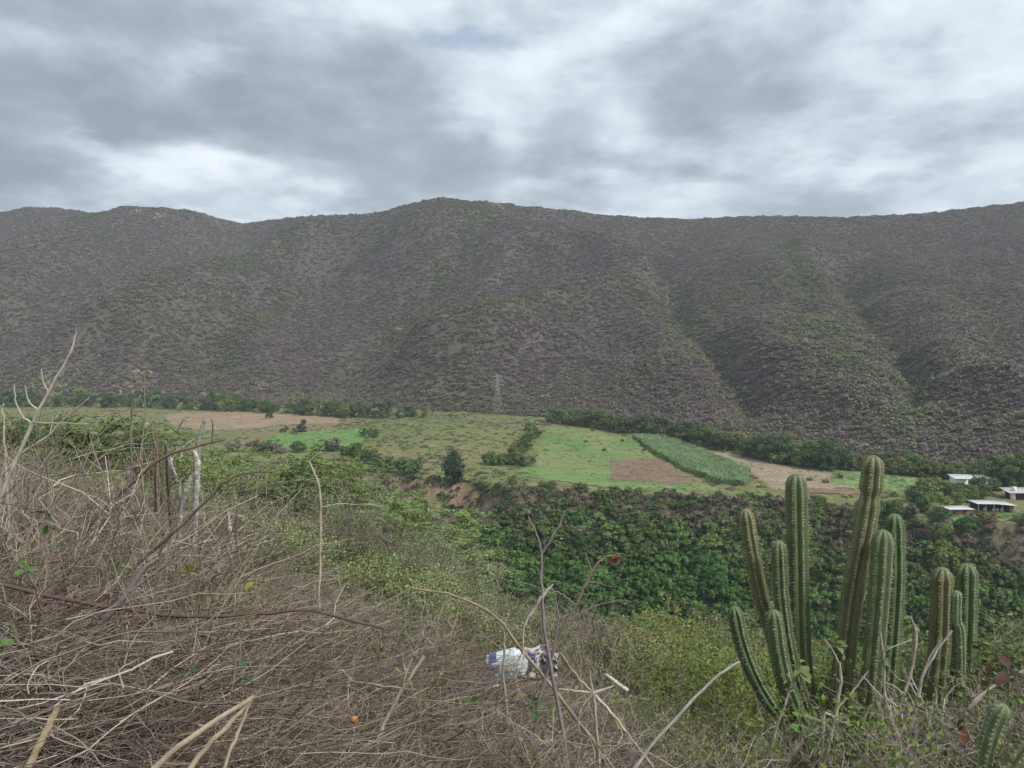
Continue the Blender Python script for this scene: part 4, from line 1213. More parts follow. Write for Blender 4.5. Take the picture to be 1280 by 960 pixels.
def stroke_mesh(pts, D, w0, w1, seed, dz=0.0):
    """polyline in photo pixels at distance D (dz: how much farther the tip is)"""
    n = len(pts); W = np.array([PX(u, v, D + dz * i / max(1, n - 1)) for i, (u, v) in enumerate(pts)])
    S = spline(W); rng = np.random.default_rng(seed); Lt = np.linalg.norm(np.diff(S, axis=0), axis=1).sum(); S[1:-1] += rng.normal(size=(len(S) - 2, 3)) * min(.0006 * D, .006 * Lt)
    r = np.linspace(w0, w1, len(S)) / 2 / F * D
    r = r * (1 + .06 * rng.normal(size=len(S)))
    b = MB(); b.tube(S, np.abs(r), 6, 1.0)
    # rounded-off end and stub of bark at the foot
    return S, b


def branch(name, label, cat, D, colr, main, w, sides=(), dz=0.0, group=None, foot=True):
    seed = abs(hash((round(main[0][0]), round(main[0][1])))) % 9999
    S, b = stroke_mesh(main, D, w[0], w[1], seed, dz)
    if foot:                                                # run the stem on down to the soil
        p = S[0]; d = S[0] - S[2]; g = float(ground(p[0], p[1]))
        if p[2] > g:
            q = np.array((p[0] + np.clip(d[0], -.06, .06) * 2, p[1], g - .06))
            b.tube(np.stack([p, (p * 1.3 + q * .7) / 2 + np.array((.01, 0, 0)), q]), w[0] / 2 / F * D, 6, 1.0)
    me = b.mesh(name, M['wood_o'], True); o = link(name, me); o.color = tuple(colr) + (1,)
    tag(o, label, cat, group)
    for i, sd in enumerate(sides):
        pts, ww = sd[0], sd[1]; cc = sd[2] if len(sd) > 2 else colr
        _, b2 = stroke_mesh(pts, D + dz * .5, ww, ww * .5, seed + i + 1)
        c = link('side_branch', b2.mesh('side_branch', M['wood_o'], True), o); c.color = tuple(cc) + (1,)
    return o


branch('forked_branch', 'pale bleached forked branch rising highest above the dry brush', 'branch', 4.0, PALE,
       [(-6, 640), (18, 580), (40, 530), (62, 487), (75, 465), (88, 440), (96, 414)], (5.5, 2.2),
       [([(40, 530), (28, 520), (20, 502), (18, 482)], 3), ([(48, 513), (36, 502), (31, 481)], 2.6), ([(60, 489), (54, 477), (52, 461)], 2.4), ([(41, 528), (75, 529), (110, 530)], 2)])
branch('arching_twig', 'thin pale twig leaning beside the bleached forked branch', 'twig', 4.2, PALE, [(0, 596), (30, 565), (60, 545), (80, 524), (112, 497)], (3, 1.6),
       [([(62, 544), (66, 525), (65, 520)], 1.6)])
branch('grey_limb', 'thick smooth grey limb leaning up through the dry brush', 'branch', 3.0, GREYW,
       [(48, 915), (62, 880), (80, 845), (105, 805), (135, 772), (158, 742), (180, 712), (200, 697)], (13, 5), [([(158, 742), (186, 722), (214, 700)], 4)])
branch('dark_stem', 'long dark purple brown stem lying across the dry brush', 'stem', 3.2, DARKB,
       [(-20, 725), (50, 742), (120, 755), (175, 764), (230, 771), (290, 770), (340, 766), (385, 763), (440, 776), (480, 786)], (6, 3),
       [([(172, 764), (120, 760), (60, 754), (-10, 750)], 4), ([(225, 771), (170, 780), (120, 792)], 3)])
branch('dark_stem', 'dark stem slanting up from the grey limb toward the feathery shrubs', 'stem', 4.2, (.14, .10, .085),
       [(118, 768), (133, 749), (168, 709), (215, 668), (250, 635), (279, 605), (302, 593), (340, 590)], (5, 2), [([(215, 668), (200, 690), (193, 715)], 2.4)])
branch('dark_stem', 'dark thin stem slanting up past the white dead cactus', 'stem', 5.0, (.15, .105, .09),
       [(70, 735), (82, 709), (111, 658), (154, 615), (201, 574), (240, 560), (282, 549)], (6, 2.2), [([(154, 615), (140, 600), (137, 575)], 2.4), ([(265, 553), (266, 530), (264, 524)], 2.2)])
branch('dark_stem', 'dark upright thin stem crossing the middle of the dry brush', 'stem', 3.6, (.14, .10, .085), [(126, 760), (131, 720), (140, 680), (150, 645), (146, 620)], (3.6, 1.8))
branch('brown_stem', 'brown crooked stem low down across the dry brush', 'stem', 2.5, DARKB, [(-20, 924), (40, 928), (90, 929), (140, 922), (190, 918), (240, 925)], (6, 3))
branch('dark_stem', 'dark crooked stem rising from the matted stalks at the slope edge', 'stem', 2.9, DARKB, [(318, 960), (340, 925), (365, 895), (385, 870), (395, 840), (412, 822)], (4.5, 2), [([(365, 895), (345, 885), (322, 878)], 2.2)])
for lab, pts, w in (('broken yellow straw stalk standing apart by the grey limb', [(22, 985), (45, 940), (71, 886)], (11, 8)),
                    ('thickest of the straw coloured stalks meeting in a point', [(170, 985), (215, 940), (262, 906), (319, 870)], (9, 6)),
                    ('pale straight stalk in the middle of those meeting in a point', [(222, 980), (258, 935), (290, 902), (316, 873)], (8, 5)),
                    ('thin steep stalk of those meeting in a point', [(272, 985), (288, 938), (302, 905), (314, 876)], (5.5, 3.5))):
    branch('straw_stalk', lab, 'stalk', 2.1, STRAW if 'broken' in lab else (.46, .385, .28), pts, w, group='straw stalks in the brush')
branch('arching_cane', 'long brown cane arching down across the plastic litter', 'stem', 4.4, BROWN,
       [(772, 985), (752, 945), (725, 905), (692, 862), (655, 815), (628, 780), (598, 757), (560, 743), (514, 735)], (6, 2.6))
branch('grey_stalk', 'upright grey woody stalk with forked top beside the plastic litter', 'stalk', 4.2, GREYW,
       [(712, 985), (705, 925), (697, 875), (688, 832), (681, 790), (678, 750), (676, 712)], (6.5, 3.8),
       [([(677, 748), (684, 738), (692, 730)], 5, PALE), ([(678, 744), (668, 762), (657, 778), (653, 800), (655, 825)], 4.5, PALE), ([(677, 715), (676, 685), (668, 662), (660, 645)], 3.2),
        ([(678, 692), (690, 672), (700, 655), (706, 640)], 2.6), ([(688, 832), (694, 800), (698, 770), (690, 735)], 3)])
fl = branch('flower_branch', 'dry forked branch tipped with a withered reddish seed head', 'branch', 4.4, (.20, .165, .14),
            [(672, 880), (690, 820), (704, 785), (722, 752), (735, 725), (745, 706), (757, 697), (768, 694)], (5, 2),
            [([(735, 728), (748, 729), (765, 734)], 2.2), ([(740, 715), (734, 698), (731, 690)], 2), ([(720, 756), (700, 742), (682, 736), (620, 722)], 2.4), ([(710, 775), (738, 760), (757, 754), (775, 750)], 2.2), ([(757, 697), (775, 692), (786, 695)], 1.8)])
rng = np.random.default_rng(5); P = PX(768, 698, 4.45) + rng.normal(size=(46, 3)) * .016
b = MB(); b.quads(leaf_quads(P, rng.normal(size=(46, 3)), .014 * rng.uniform(.6, 1.4, 46), rng, .5), rng.uniform(.6, 1.3, 46))
sh = link('seed_head', b.mesh('seed_head', M['leaf_o']), fl); sh.color = (.26, .12, .085, 1)
branch('pale_pole', 'straight pale grey stick slanting toward the columnar cactus', 'stick', 4.0, (.43, .41, .38), [(770, 990), (800, 950), (832, 912), (868, 872), (900, 842), (925, 827)], (5, 3))
def weed(main, D, w, lab, heads, colr=(.22, .20, .13)):
    o = branch('weed_stalk', lab, 'stalk', D, colr, main, w)
    rng = np.random.default_rng(int(main[0][0])); P = np.concatenate([PX(u, v, D) + rng.normal(size=(k, 3)) * .02 for u, v, k in heads]); n = len(P)
    b = MB(); b.quads(leaf_quads(P, rng.normal(size=(n, 3)), .016 * rng.uniform(.5, 1.4, n), rng, .5), rng.uniform(.6, 1.4, n))
    link('seed_heads', b.mesh('seed_heads', M['leaf_o']), o).color = (.30, .27, .17, 1)


weed([(163, 640), (164, 580), (163, 530), (166, 500), (164, 478)], 5.6, (2.8, 1.5), 'upright grey weed stalk with dry seed heads left of the dead cactus', [(164, 478, 10), (172, 466, 8), (158, 492, 8), (169, 500, 10), (163, 520, 8)], (.17, .15, .13))
weed([(180, 620), (178, 560), (181, 515), (180, 462)], 6.0, (2.0, 1.2), 'thin pale weed stalk with seed heads beside the grey weed', [(184, 462, 8), (176, 490, 8), (181, 505, 10), (178, 530, 10)])
weed([(8, 600), (6, 560), (5, 525), (2, 510)], 4.6, (3.4, 1.8), 'short pale weed stalk left of the bleached branch', [(2, 512, 8), (8, 535, 8)], (.38, .34, .25))
weed([(60, 590), (58, 560), (64, 535), (65, 518)], 6.5, (2.6, 1.2), 'slender green weed behind the bleached branch', [(65, 520, 14), (60, 535, 14), (62, 550, 14)], (.16, .20, .09))
weed([(120, 610), (118, 575), (124, 545), (128, 525)], 6.8, (2.6, 1.2), 'slender leafy weed between branch and weed stalks', [(128, 527, 16), (120, 540, 14), (124, 556, 14)], (.16, .20, .09))
weed([(300, 700), (296, 665), (298, 640), (292, 620)], 6.0, (3, 1.4), 'thin stalk with dry heads right of the dead cactus', [(292, 622, 10), (298, 645, 8)], (.24, .19, .14))
ctr = (742, 866)
branch('star_stalk', 'dead stalk with straight spokes radiating from one joint', 'stalk', 4.2, (.36, .31, .25), [(752, 990), (746, 920), ctr], (5, 4),
       [([ctr, (720, 864), (698, 861)], 4), ([ctr, (755, 862), (768, 857)], 4.5, PALE), ([ctr, (730, 880), (724, 893), (723, 915)], 4), ([ctr, (775, 905), (816, 958)], 4.5, PALE),
        ([ctr, (738, 850), (738, 838)], 3), ([ctr, (725, 850), (700, 815)], 3), ([ctr, (752, 876), (760, 866), (768, 850)], 2.6)])
branch('thin_pale_stem', 'thin pale upright stem standing before the feathery shrubs', 'stem', 5.5, (.40, .34, .27), [(397, 800), (399, 740), (401, 690), (401, 630), (397, 600), (386, 576)], (4.2, 2.2),
       [([(386, 577), (394, 570), (402, 564)], 2), ([(401, 635), (415, 631), (445, 630), (480, 632)], 2)])
branch('leaning_stick', 'pale stick leaning upright out of the matted stalks', 'stick', 3.4, (.42, .36, .29), [(472, 925), (484, 896), (503, 862), (530, 820)], (5.5, 4), [([(503, 862), (508, 840), (516, 822)], 3.5), ([(508, 840), (504, 828)], 2.5)])
branch('broken_stick', 'short bleached broken stick beside the star shaped stalk', 'stick', 4.6, (.50, .45, .36), [(784, 863), (770, 853), (756, 842)], (6, 4), foot=False)
branch('bare_twig', 'bare twig standing between the arching cane and grey stalk', 'twig', 4.8, (.38, .32, .26), [(632, 870), (629, 845), (631, 815), (630, 790)], (4, 2.5), [([(630, 800), (634, 790), (637, 782)], 2)])
branch('curved_twig', 'light brown twig curving low over the matted stalks', 'twig', 3.8, BROWN, [(410, 862), (425, 838), (440, 850), (480, 858), (520, 862)], (4, 2))
for lab, pts, w, sd in (
        ('bare whitish branch in front of the tallest leaning cactus stem', [(1018, 990), (1030, 948), (1040, 914), (1047, 880), (1051, 852), (1049, 827)], (6, 3.5), [([(1047, 885), (1065, 865), (1086, 838)], 3.5), ([(1049, 830), (1040, 812), (1030, 798)], 2.6)]),
        ('bare whitish branch crossing before the paired cactus stems', [(1120, 990), (1132, 935), (1147, 872), (1155, 839), (1172, 812), (1190, 788)], (5.5, 3), [([(1155, 839), (1164, 818), (1178, 797)], 2.5), ([(1147, 872), (1135, 850), (1128, 830)], 2.4)]),
        ('bare forked branch between the leaning and paired cactus stems', [(1160, 990), (1147, 960), (1130, 927), (1107, 877), (1105, 827), (1100, 790)], (5, 2.5), [([(1107, 877), (1090, 858), (1078, 845)], 3), ([(1104, 815), (1122, 806), (1140, 800)], 2)]),
        ('crooked pale branch left of the paired cactus stems', [(1112, 960), (1122, 893), (1138, 843), (1145, 795), (1138, 770)], (4.5, 2.4), [([(1130, 868), (1118, 858), (1105, 852)], 2.4)]),
        ('slender pale branch beside the curved cactus arm', [(948, 990), (959, 955), (972, 905), (988, 860), (984, 842)], (4, 2.2), []),
        ('pale branch lying low across the cactus foot', [(940, 985), (970, 958), (1000, 930), (1022, 910)], (4.5, 3), []),
        ('thin grey branch sagging across the cactus foot', [(1030, 890), (1042, 897), (1076, 914), (1113, 943), (1150, 985)], (4.2, 3), [([(1076, 914), (1082, 895), (1090, 880)], 2.4)]),
        ('thin branch near the right hand dark leaves', [(1205, 990), (1200, 940), (1208, 890), (1240, 860), (1285, 835)], (5, 2.6), [([(1208, 890), (1230, 868), (1260, 842)], 2.6)])):
    branch('bare_branch', lab, 'branch', 5.0, (.37, .325, .285), pts, w, sd, group='bare branches around the cactus')


# ------------------------------------------------------------------ columnar cacti
CACT = principled('cactus_skin', (.5, .5, .5), .55, src='object', spec=.35, vary=(9, .22))
_nt = CACT.node_tree; _b = _nt.nodes['Principled BSDF']; _src = _b.inputs['Base Color'].links[0].from_socket
_a = _nt.nodes.new('ShaderNodeAttribute'); _a.attribute_name = 'cork'
_mx = _nt.nodes.new('ShaderNodeMix'); _mx.data_type = 'RGBA'; _mx.inputs[7].default_value = (.15, .115, .08, 1)
_nt.links.new(_a.outputs['Fac'], _mx.inputs['Factor']); _nt.links.new(_src, _mx.inputs[6]); _nt.links.new(_mx.outputs[2], _b.inputs['Base Color'])
SPINE = principled('spine', (.46, .42, .33), .7)


def cactus_stem(pts, width, D, parent, rng, colr, joints=(), ribs=8, dz=0.0):
    n = len(pts); W = np.array([PX(u, v, D + dz * i / (n - 1)) for i, (u, v) in enumerate(pts)])   # base first
    S = spline(W, 64)
    L = np.concatenate([[0], np.cumsum(np.linalg.norm(np.diff(S, axis=0), axis=1))]); tot = L[-1]
    R = width / 2 / F * D
    m = max(40, int(tot / .022)); l = np.linspace(0, tot, m)
    tip = R * 1.25; l = np.concatenate([l[l < tot - tip], tot - tip * (1 - np.sin(np.linspace(0, PI / 2, 9)))])
    C = np.stack([np.interp(l, L, S[:, k]) for k in range(3)], 1)
    t = np.gradient(C, axis=0); t[-3:] = t[-4]; t /= np.linalg.norm(t, axis=1)[:, None]
    ref = np.array((0.0, -1, 0)); a = ref - (t @ ref)[:, None] * t; a /= np.linalg.norm(a, axis=1)[:, None]; bb = np.cross(t, a)
    rr = R * np.where(l > tot - tip, np.sqrt(np.clip(1 - ((l - (tot - tip)) / tip) ** 2, 0, 1)), 1.0) * (1 + .02 * np.sin(l * 37 + rng.uniform(0, 6)))
    for (j, depth) in joints: rr = rr * (1 - depth * np.exp(-((l - tot * j) / (R * .45)) ** 2))
    per = 6; th = np.arange(ribs * per) * 2 * PI / (ribs * per); ph = rng.uniform(-.25, .25)
    q0 = rng.uniform(0, 50); rr = rr * (1 + .05 * fbm(l * 6 + q0, l * 0 + 1.5, 3))
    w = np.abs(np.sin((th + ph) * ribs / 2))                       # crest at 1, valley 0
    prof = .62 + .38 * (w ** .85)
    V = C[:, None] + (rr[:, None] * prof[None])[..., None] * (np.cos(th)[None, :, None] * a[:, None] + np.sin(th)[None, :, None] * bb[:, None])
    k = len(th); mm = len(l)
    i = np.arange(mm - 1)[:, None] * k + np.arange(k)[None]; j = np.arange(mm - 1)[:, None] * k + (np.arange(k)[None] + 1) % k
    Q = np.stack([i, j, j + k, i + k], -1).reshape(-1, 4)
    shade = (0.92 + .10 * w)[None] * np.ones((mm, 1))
    cork = np.clip(1.15 - l / (tot * .42), 0, 1)[:, None] * np.clip(.55 + .6 * fbm(l[:, None] * 9 + th[None] * 1.2 + q0, th[None] * 1.7 + l[:, None] * 0, 3) * 1.6, 0, 1)
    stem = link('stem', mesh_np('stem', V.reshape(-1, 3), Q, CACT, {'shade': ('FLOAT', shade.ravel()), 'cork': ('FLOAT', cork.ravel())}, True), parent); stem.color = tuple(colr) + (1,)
    # areoles with their short spines along every rib crest
    b = MB(); cr = (np.arange(ribs) * 2 + 1) * PI / ribs - ph
    step = .026; ls = np.arange(.03, tot - tip * .02, step)
    for q in range(ribs):
        for lo in ls + rng.uniform(-.004, .004, len(ls)) + (q % 2) * step * .5:
            if lo > tot - .003 or rng.uniform() < .12: continue
            c = np.array([np.interp(lo, l, C[:, z]) for z in range(3)]); x = int(np.searchsorted(l, lo)); x = min(x, mm - 1)
            r = np.interp(lo, l, rr); o = math.cos(cr[q]) * a[x] + math.sin(cr[q]) * bb[x]; s = np.cross(t[x], o)
            if o[1] > .55: continue
            p = c + o * r * 1.0
            A = .0055; b.quads([[p - s * A + t[x] * A * .1, p - t[x] * A, p + s * A, p + t[x] * A] + o * .0012], rng.uniform(.9, 1.25))
            for z in range(4):
                ang = rng.uniform(0, 2 * PI); d = o * .55 + (s * math.cos(ang) * 1.1 + t[x] * math.sin(ang) * .55); d *= rng.uniform(.013, .027)
                w2 = np.cross(d, o); w2 = w2 / (np.linalg.norm(w2) + 1e-9) * .0012
                b.quads([[p - w2, p + w2, p + d + w2 * .3, p + d - w2 * .3]], rng.uniform(.6, 1.2))
    link('spines', b.mesh('spines', SPINE), stem)
    return stem


def cactus_clump(name, label, D, foot_px, stems, seed):
    rng = np.random.default_rng(seed); p = PX(foot_px[0], foot_px[1], D)
    r = link(name, None); tag(r, label, 'cactus')
    for pts, w, colr, joints, off, dz in stems:
        pts = list(pts)
        q = PX(pts[0][0], pts[0][1], D + off); g = float(ground(q[0], q[1]))
        if q[2] > g:                                               # carry the stem down into the soil
            up = (g - .05) / q[1]; v = 480 - F * math.tan(math.atan(up) + PITCH); pts = [(pts[0][0] + (pts[0][0] - pts[1][0]) * .2, v)] + pts
        cactus_stem(pts, w, D + off, r, rng, colr, joints, dz=dz)
    return r


GA, GB, GY = (.102, .158, .072), (.120, .160, .074), (.155, .164, .078)
cactus_clump('columnar_cactus', 'many stemmed green columnar cactus with tall ribbed upright arms', 6.0, (1040, 960), [
    ([(1008, 935), (980, 900), (958, 872), (940, 838), (926, 800), (917, 758)], 20, GA, (), -.25, -.1),
    ([(1030, 965), (1008, 900), (985, 850), (968, 800), (951, 745), (940, 690), (931, 636)], 20, GY, ((.62, .16),), .15, 0),
    ([(1010, 900), (992, 840), (982, 790), (976, 740), (973, 676)], 20, GB, ((.6, .10),), .05, -.1),
    ([(1040, 975), (1018, 915), (1004, 850), (999, 790), (997, 700), (995, 592)], 28, GB, ((.35, .06),), .3, 0),
    ([(1030, 965), (1002, 905), (984, 860), (973, 815), (966, 762)], 23, GA, (), -.3, 0),
    ([(1046, 975), (1048, 900), (1056, 820), (1066, 740), (1079, 670), (1088, 615), (1092, 569)], 27, GY, ((.875, .20), (.45, .05)), .1, 0),
    ([(1075, 975), (1086, 880), (1094, 800), (1100, 730), (1104, 662)], 27, GB, (), -.1, 0),
    ([(1092, 975), (1106, 880), (1114, 800), (1119, 720), (1118, 642)], 24, GA, (), .25, 0)], 11)
cactus_clump('columnar_cactus', 'pair of shorter cactus columns with a small pale offshoot between them', 6.2, (1185, 960), [
    ([(1158, 975), (1168, 880), (1175, 800), (1178, 709)], 27, GY, ((.55, .08),), 0, 0),
    ([(1180, 975), (1196, 880), (1205, 800), (1208, 704)], 28, GA, (), .1, 0),
    ([(1200, 800), (1195, 775), (1196, 738)], 13, (.16, .22, .10), (), -.05, 0)], 12)
cactus_clump('leaning_cactus', 'blurred leaning cactus columns low among dead branches and dark leaves', 4.2, (1240, 990), [
    ([(1222, 1000), (1232, 950), (1244, 905), (1256, 880)], 24, GB, (), 0, 0),
    ([(1240, 1010), (1262, 965), (1285, 930), (1310, 900)], 24, GY, (), -.1, 0)], 13)


# dead bleached cactus on the left
DEADC = principled('bleached_rind', (.43, .41, .37), .9, vary=(22, .5), bump=.6)
FIBRE = principled('rotten_fibre', (.27, .21, .165), .95, vary=(30, .4), bump=.8)


def shard(pts, w, D, mat, parent, name, seed, arc=3.6):
    """split piece of curved rind: part of a tube wall with torn edges"""
    W = np.array([PX(u, v, D) for u, v in pts]); S = spline(W, 22); rng = np.random.default_rng(seed); n = 9
    t = np.linspace(0, 1, len(S)); r = np.interp(t, np.linspace(0, 1, len(w)), w) / 2 / F * D
    a0 = -PI / 2 - arc / 2 + rng.uniform(-.5, .5); V = []
    for k, (p, rr) in enumerate(zip(S, r)):
        j0, j1 = rng.normal() * .22, rng.normal() * .22
        th = np.linspace(a0 + j0, a0 + arc + j1, n)
        rad = rr * (1 + .16 * np.sin(th * 6 + seed) + .07 * rng.normal(size=n))
        q = np.stack([p[0] + np.cos(th) * rad, p[1] + np.sin(th) * rad, p[2] + rng.normal(size=n) * .004], 1)
        if k == len(S) - 1: q[:, 2] += rng.uniform(-.05, .05, n)
        V.append(q)
    V = np.concatenate(V); i = np.arange(len(S) - 1)[:, None] * n + np.arange(n - 1)[None]
    Q = np.stack([i, i + 1, i + n + 1, i + n], -1).reshape(-1, 4)
    o = link(name, mesh_np(name, V, Q, mat, {'shade': ('FLOAT', np.repeat(rng.uniform(.7, 1.15, len(S)), n) * rng.uniform(.75, 1.2, len(V)))}, False), parent)
    o.modifiers.new('thickness', 'SOLIDIFY').thickness = .008
    return o


def fibres(pts, w, D, mat, parent, name, seed, n=16):
    rng = np.random.default_rng(seed); b = MB()
    for k in range(n):
        off = rng.normal(size=2) * w * .28; m = rng.integers(max(2, len(pts) - 2), len(pts) + 1)
        P = np.array([PX(u + off[0] * (1 - .4 * i / len(pts)) + rng.normal() * 1.2, v + rng.normal() * 2, D + off[1] / F * D) for i, (u, v) in enumerate(pts[:m])])
        if len(P) > 1: b.tube(spline(P, 10), (rng.uniform(.006, .014), rng.uniform(.001, .004)), 4, rng.uniform(.5, 1.3))
    return link(name, b.mesh(name, mat), parent)


r = link('dead_cactus', None); tag(r, 'dead bleached white cactus stumps standing in the dry brush', 'cactus')
Dd = 7.5
GREYR = principled('grey_rind', (.26, .27, .22), .9, vary=(16, .3))
shard([(243, 715), (244, 650), (246, 605), (247, 580), (243, 564)], (7, 7, 7.5, 7.5, 5), Dd, DEADC, r, 'stump', 1, 4.2)
shard([(230, 630), (234, 612), (241, 590)], (3, 8, 3), Dd - .08, DEADC, r, 'rind_shard', 2, 2.4)
shard([(222, 602), (217, 586), (212, 566)], (4, 9, 5), Dd, DEADC, r, 'rind_shard', 3, 2.6)
shard([(224, 700), (226, 640), (225, 615), (226, 598)], (7, 6, 5, 1), Dd, DEADC, r, 'rind_shard', 4, 2.4)
fibres([(203, 720), (200, 650), (199, 600), (197, 565), (193, 540), (190, 520)], 10, Dd, FIBRE, r, 'rotten_core', 5, 14)
fibres([(214, 720), (212, 650), (208, 600), (206, 565), (204, 550)], 9, Dd + .1, FIBRE, r, 'rotten_core', 6, 11)
shard([(246, 580), (248, 556), (251, 542), (255, 527)], (8, 7, 6, 4), Dd + .05, GREYR, r, 'grey_tip', 7, 4.0)
branch_ = [([(226, 572), (229, 560), (238, 552), (244, 548)], 2.6)]
for pts, ww in branch_:
    _, b2 = stroke_mesh(pts, Dd, ww, ww * .7, 77); link('side_branch', b2.mesh('side_branch', DEADC, True), r)
shard([(168, 660), (164, 610), (160, 585)], (8, 9, 5), Dd + .2, GREYR, r, 'rind_shard', 8, 3.0)
shard([(290, 690), (288, 665), (285, 643)], (6, 7, 3), Dd, DEADC, r, 'rind_shard', 9, 2.6)


# ------------------------------------------------------------------ litter and odd leaves
def lathe(b, prof, n=14, squash=1.0, dent=0.0, seed=0):
    rng = np.random.default_rng(seed); th = np.linspace(0, 2 * PI, n, endpoint=False)
    R = [np.stack([np.cos(th) * r, np.sin(th) * r * squash, np.full(n, z)], 1) + rng.normal(size=(n, 3)) * dent for z, r in prof]
    for a, c in zip(R[:-1], R[1:]):
        b.quads(np.stack([a, np.roll(a, -1, 0), np.roll(c, -1, 0), c], 1))
    b.quads([[R[-1][0], R[-1][n // 3], R[-1][2 * n // 3], R[-1][0]]])


def litter():
    pl = principled('white_plastic', (.74, .80, .82), .3, spec=.5, transl=.2, vary=(9, .1))
    blue = principled('blue_label', (.035, .09, .34), .4, spec=.4); pale = principled('pale_blue_plastic', (.38, .62, .72), .3, spec=.5, transl=.25)
    pink = principled('pinkish_film', (.66, .60, .60), .45, spec=.4, transl=.3, vary=(30, .35))
    D = 6.4
    r = empty('plastic_jug', PX(638, 829, D), 0, 1.45); r.rotation_euler = (.25, 1.25, .15)
    tag(r, 'crushed white plastic jug with blue label caught in the brush', 'jug')
    b = MB(); lathe(b, [(-.12, .03), (-.12, .075), (-.08, .085), (.05, .085), (.09, .06), (.115, .025), (.135, .025)], 14, .7, .004, 3); link('body', b.mesh('body', pl, True), r)
    b = MB(); lathe(b, [(-.105, .083), (-.06, .0885)], 14, .71, .001, 4); link('label', b.mesh('label', blue, True), r)
    b = MB(); lathe(b, [(.130, .028), (.150, .028), (.152, .004)], 12); link('cap', b.mesh('cap', blue, True), r)
    for (u, v, s, lab) in ((617, 852, 1.3, 'pale blue crushed bottle hanging below the white jug'), (634, 845, .9, 'small pale blue plastic scrap under the white jug')):
        r = empty('plastic_bottle', PX(u, v, D - .05), 0, s); r.rotation_euler = (.4, .5, .3); tag(r, lab, 'bottle')
        b = MB(); lathe(b, [(-.08, .01), (-.08, .032), (-.03, .028), (.0, .034), (.04, .03), (.07, .013), (.085, .013)], 10, .6, .003, int(u)); link('body', b.mesh('body', pale, True), r)
        b = MB(); lathe(b, [(.083, .015), (.097, .015), (.098, .003)], 10); link('cap', b.mesh('cap', pl, True), r)
    rng = np.random.default_rng(9); n = 17; X, Y = np.meshgrid(np.linspace(-.13, .13, n), np.linspace(-.09, .09, n))
    V = np.stack([X + rng.normal(size=X.shape) * .006, rng.normal(size=X.shape) * .02 + .03 * np.sin(X * 40), Y + rng.normal(size=X.shape) * .006 - .25 * X ** 2 * 6], -1)
    i = np.arange(n - 1)[:, None] * n + np.arange(n - 1)[None]; Q = np.stack([i, i + 1, i + n + 1, i + n], -1).reshape(-1, 4)
    o = link('plastic_bag', mesh_np('plastic_bag', V.reshape(-1, 3), Q, pink, {'shade': ('FLOAT', np.ones(n * n))}, False)); o.location = PX(672, 826, D); o.scale = (1.3, 1.3, 1.3)
    o.modifiers.new('thickness', 'SOLIDIFY').thickness = .002
    tag(o, 'crumpled pinkish white plastic bag beside the crushed jug', 'bag')


litter()


def leaf_mesh(name, L, W, mat, curl=.25):
    n = 7; t = np.linspace(0, 1, n); w = W * np.sin(t * PI * .93 + .1) ** .8 * (1 - .3 * t); z = -curl * L * t ** 2
    V = np.concatenate([np.stack([-w, L * t, z + w * .35], 1), np.stack([w * 0, L * t, z], 1), np.stack([w, L * t, z + w * .35], 1)])
    i = np.arange(n - 1); Q = np.concatenate([np.stack([i, i + n, i + n + 1, i + 1], 1), np.stack([i + n, i + 2 * n, i + 2 * n + 1, i + n + 1], 1)])
    return mesh_np(name, V, Q, mat, {'shade': ('FLOAT', np.ones(3 * n))}, True)


LEAF = leaf_mesh('leaf', .085, .022, M['leaf_o']); BROADLEAF = leaf_mesh('leaf', .09, .036, M['leaf_o'])


def sprig(u, v, D, count, colr, label, broad=True, size=1.0):
    p = PX(u, v, D); g = float(ground(p[0], p[1]))
    r = empty('leafy_sprig', (p[0], p[1], min(g, p[2])))
    tag(r, label, 'sprig')
    h = max(.05, p[2] - g); b = MB(); top = np.array((0, 0, h))
    b.tube(spline(np.array([(.03, .02, -.03), (.015, 0, h * .5), (0, 0, h), (-.01, 0, h + .06 * size)])), (.004, .0018), 4); link('stem', b.mesh('stem', M['wood_o']), r).color = (.16, .17, .08, 1)
    for i in range(count):
        o = link('leaf', BROADLEAF if broad else LEAF, r); o.location = tuple(top + np.array((0, 0, random.uniform(-.10, .05) * size)))
        o.rotation_euler = (random.uniform(-.9, .7), random.uniform(-.4, .4), i * 2.4 + random.uniform(-.4, .4)); s = size * random.uniform(.6, 1.15); o.scale = (s, s, s)
        k = random.uniform(.75, 1.25); o.color = (colr[0] * k, colr[1] * k, colr[2] * k, 1)


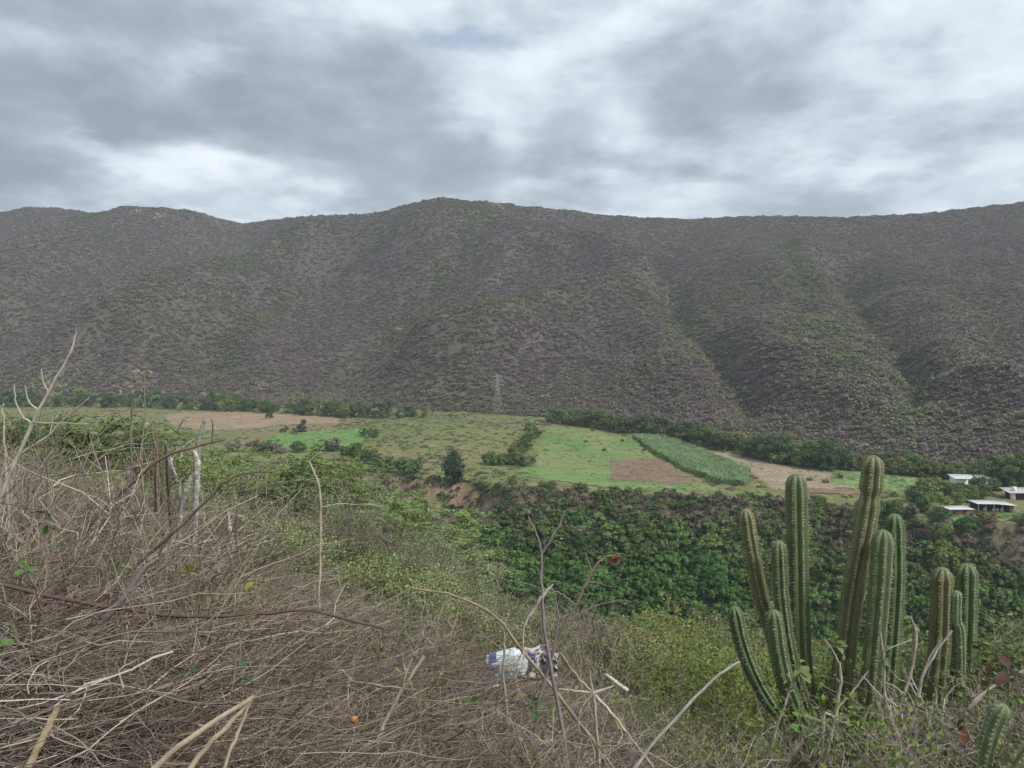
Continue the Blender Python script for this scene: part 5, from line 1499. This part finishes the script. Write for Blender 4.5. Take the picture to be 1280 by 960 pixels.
GRN, YGR, DGR = (.10, .20, .045), (.30, .36, .03), (.045, .13, .035)
for (u, v, D, n, c, lab, br, s) in (
        (241, 828, 3.0, 3, DGR, 'dark glossy green leaves alone in the middle of the dead stems', True, 1.0),
        (290, 858, 3.0, 2, YGR, 'single bright lime leaf above the straw stalks', True, .9),
        (237, 706, 4.0, 3, YGR, 'yellow green leaves near the dark slanting stems', True, .8),
        (317, 712, 4.2, 2, (.42, .33, .03), 'small yellow leaf below the feathery shrubs', False, .8),
        (102, 772, 3.2, 4, GRN, 'green leaves just under the long dark stem', False, 1.1),
        (35, 700, 3.4, 5, GRN, 'green sprig left of the grey limb', False, 1.1),
        (60, 650, 3.8, 6, GRN, 'green sprig under the bleached forked branch', False, 1.0),
        (150, 700, 3.8, 4, (.13, .20, .07), 'pale green sprig behind the upright dark stem', False, 1.0),
        (20, 800, 2.8, 4, GRN, 'green sprig beside the grey limb foot', False, 1.0),
        (300, 835, 3.2, 3, DGR, 'dull green narrow leaves by the lime leaf', False, 1.0),
        (668, 872, 4.4, 5, DGR, 'narrow dark green leaves under the plastic litter', False, 1.1),
        (770, 880, 4.4, 5, (.17, .24, .05), 'light green sprig beside the star shaped stalk', False, .9),
        (1000, 835, 5.0, 9, (.15, .20, .065), 'leafy sprig in front of the shortest cactus arm', True, .9),
        (985, 852, 5.0, 6, (.17, .22, .06), 'leafy sprig at the elbow of the curved cactus arm', True, .8),
        (1045, 800, 5.2, 9, (.14, .19, .07), 'leafy sprig before the leaning cactus stem', True, .8),
        (1105, 818, 5.0, 8, (.13, .20, .07), 'leafy sprig before the paired middle cactus stems', True, .8),
        (1140, 775, 5.4, 7, (.16, .19, .07), 'leafy sprig between the middle and right cactus stems', True, .8),
        (1225, 810, 5.2, 9, (.16, .20, .065), 'leafy sprig right of the pair of shorter cactus columns', True, .9),
        (1000, 900, 4.8, 5, (.13, .24, .06), 'bright little sprig at the foot of the cactus', True, .8),
        (1260, 845, 4.6, 8, (.075, .042, .035), 'dark withered purple leaves above the leaning cactus', True, 1.1),
        (1235, 835, 4.7, 5, (.16, .075, .05), 'reddish brown withered leaves above the leaning cactus', True, .9),
        (1205, 895, 4.7, 4, (.17, .07, .045), 'rusty dead leaves below the pair of shorter cactus columns', True, .9)):
    sprig(u, v, D, n, c, lab, br, s)
b = MB(); lathe(b, [(-.02, .002), (-.012, .014), (.0, .019), (.012, .015), (.02, .003)], 10, .8, .001, 3)
o = link('dry_pod', b.mesh('dry_pod', principled('orange_pod', (.48, .22, .055), .6, vary=(60, .25)), True)); p = PX(443, 900, 3.3); o.location = p
tag(o, 'small orange dry pod lying on the matted stalks', 'pod')


# ------------------------------------------------------------------ thin haze in the valley air
def haze():
    x0, x1, y0, y1, z0, z1 = -3300, 3300, -160, 2080, float(ZT.min()) - 130, float(ZT.max()) + 25
    b = MB(); b.box(((x0 + x1) / 2, (y0 + y1) / 2, (z0 + z1) / 2), (x1 - x0, y1 - y0, z1 - z0))
    m = bpy.data.materials.new('haze'); m.use_nodes = True; nt = m.node_tree; nt.nodes.clear()
    out = nt.nodes.new('ShaderNodeOutputMaterial'); v = nt.nodes.new('ShaderNodeVolumePrincipled')
    v.inputs['Color'].default_value = (.80, .87, .95, 1); v.inputs['Density'].default_value = HAZE; v.inputs['Anisotropy'].default_value = .2
    nt.links.new(v.outputs[0], out.inputs['Volume'])
    o = link('haze', b.mesh('haze', m)); tag(o, 'thin pale haze filling the valley air', 'haze', kind='stuff')


HAZE = 0.00018
haze()
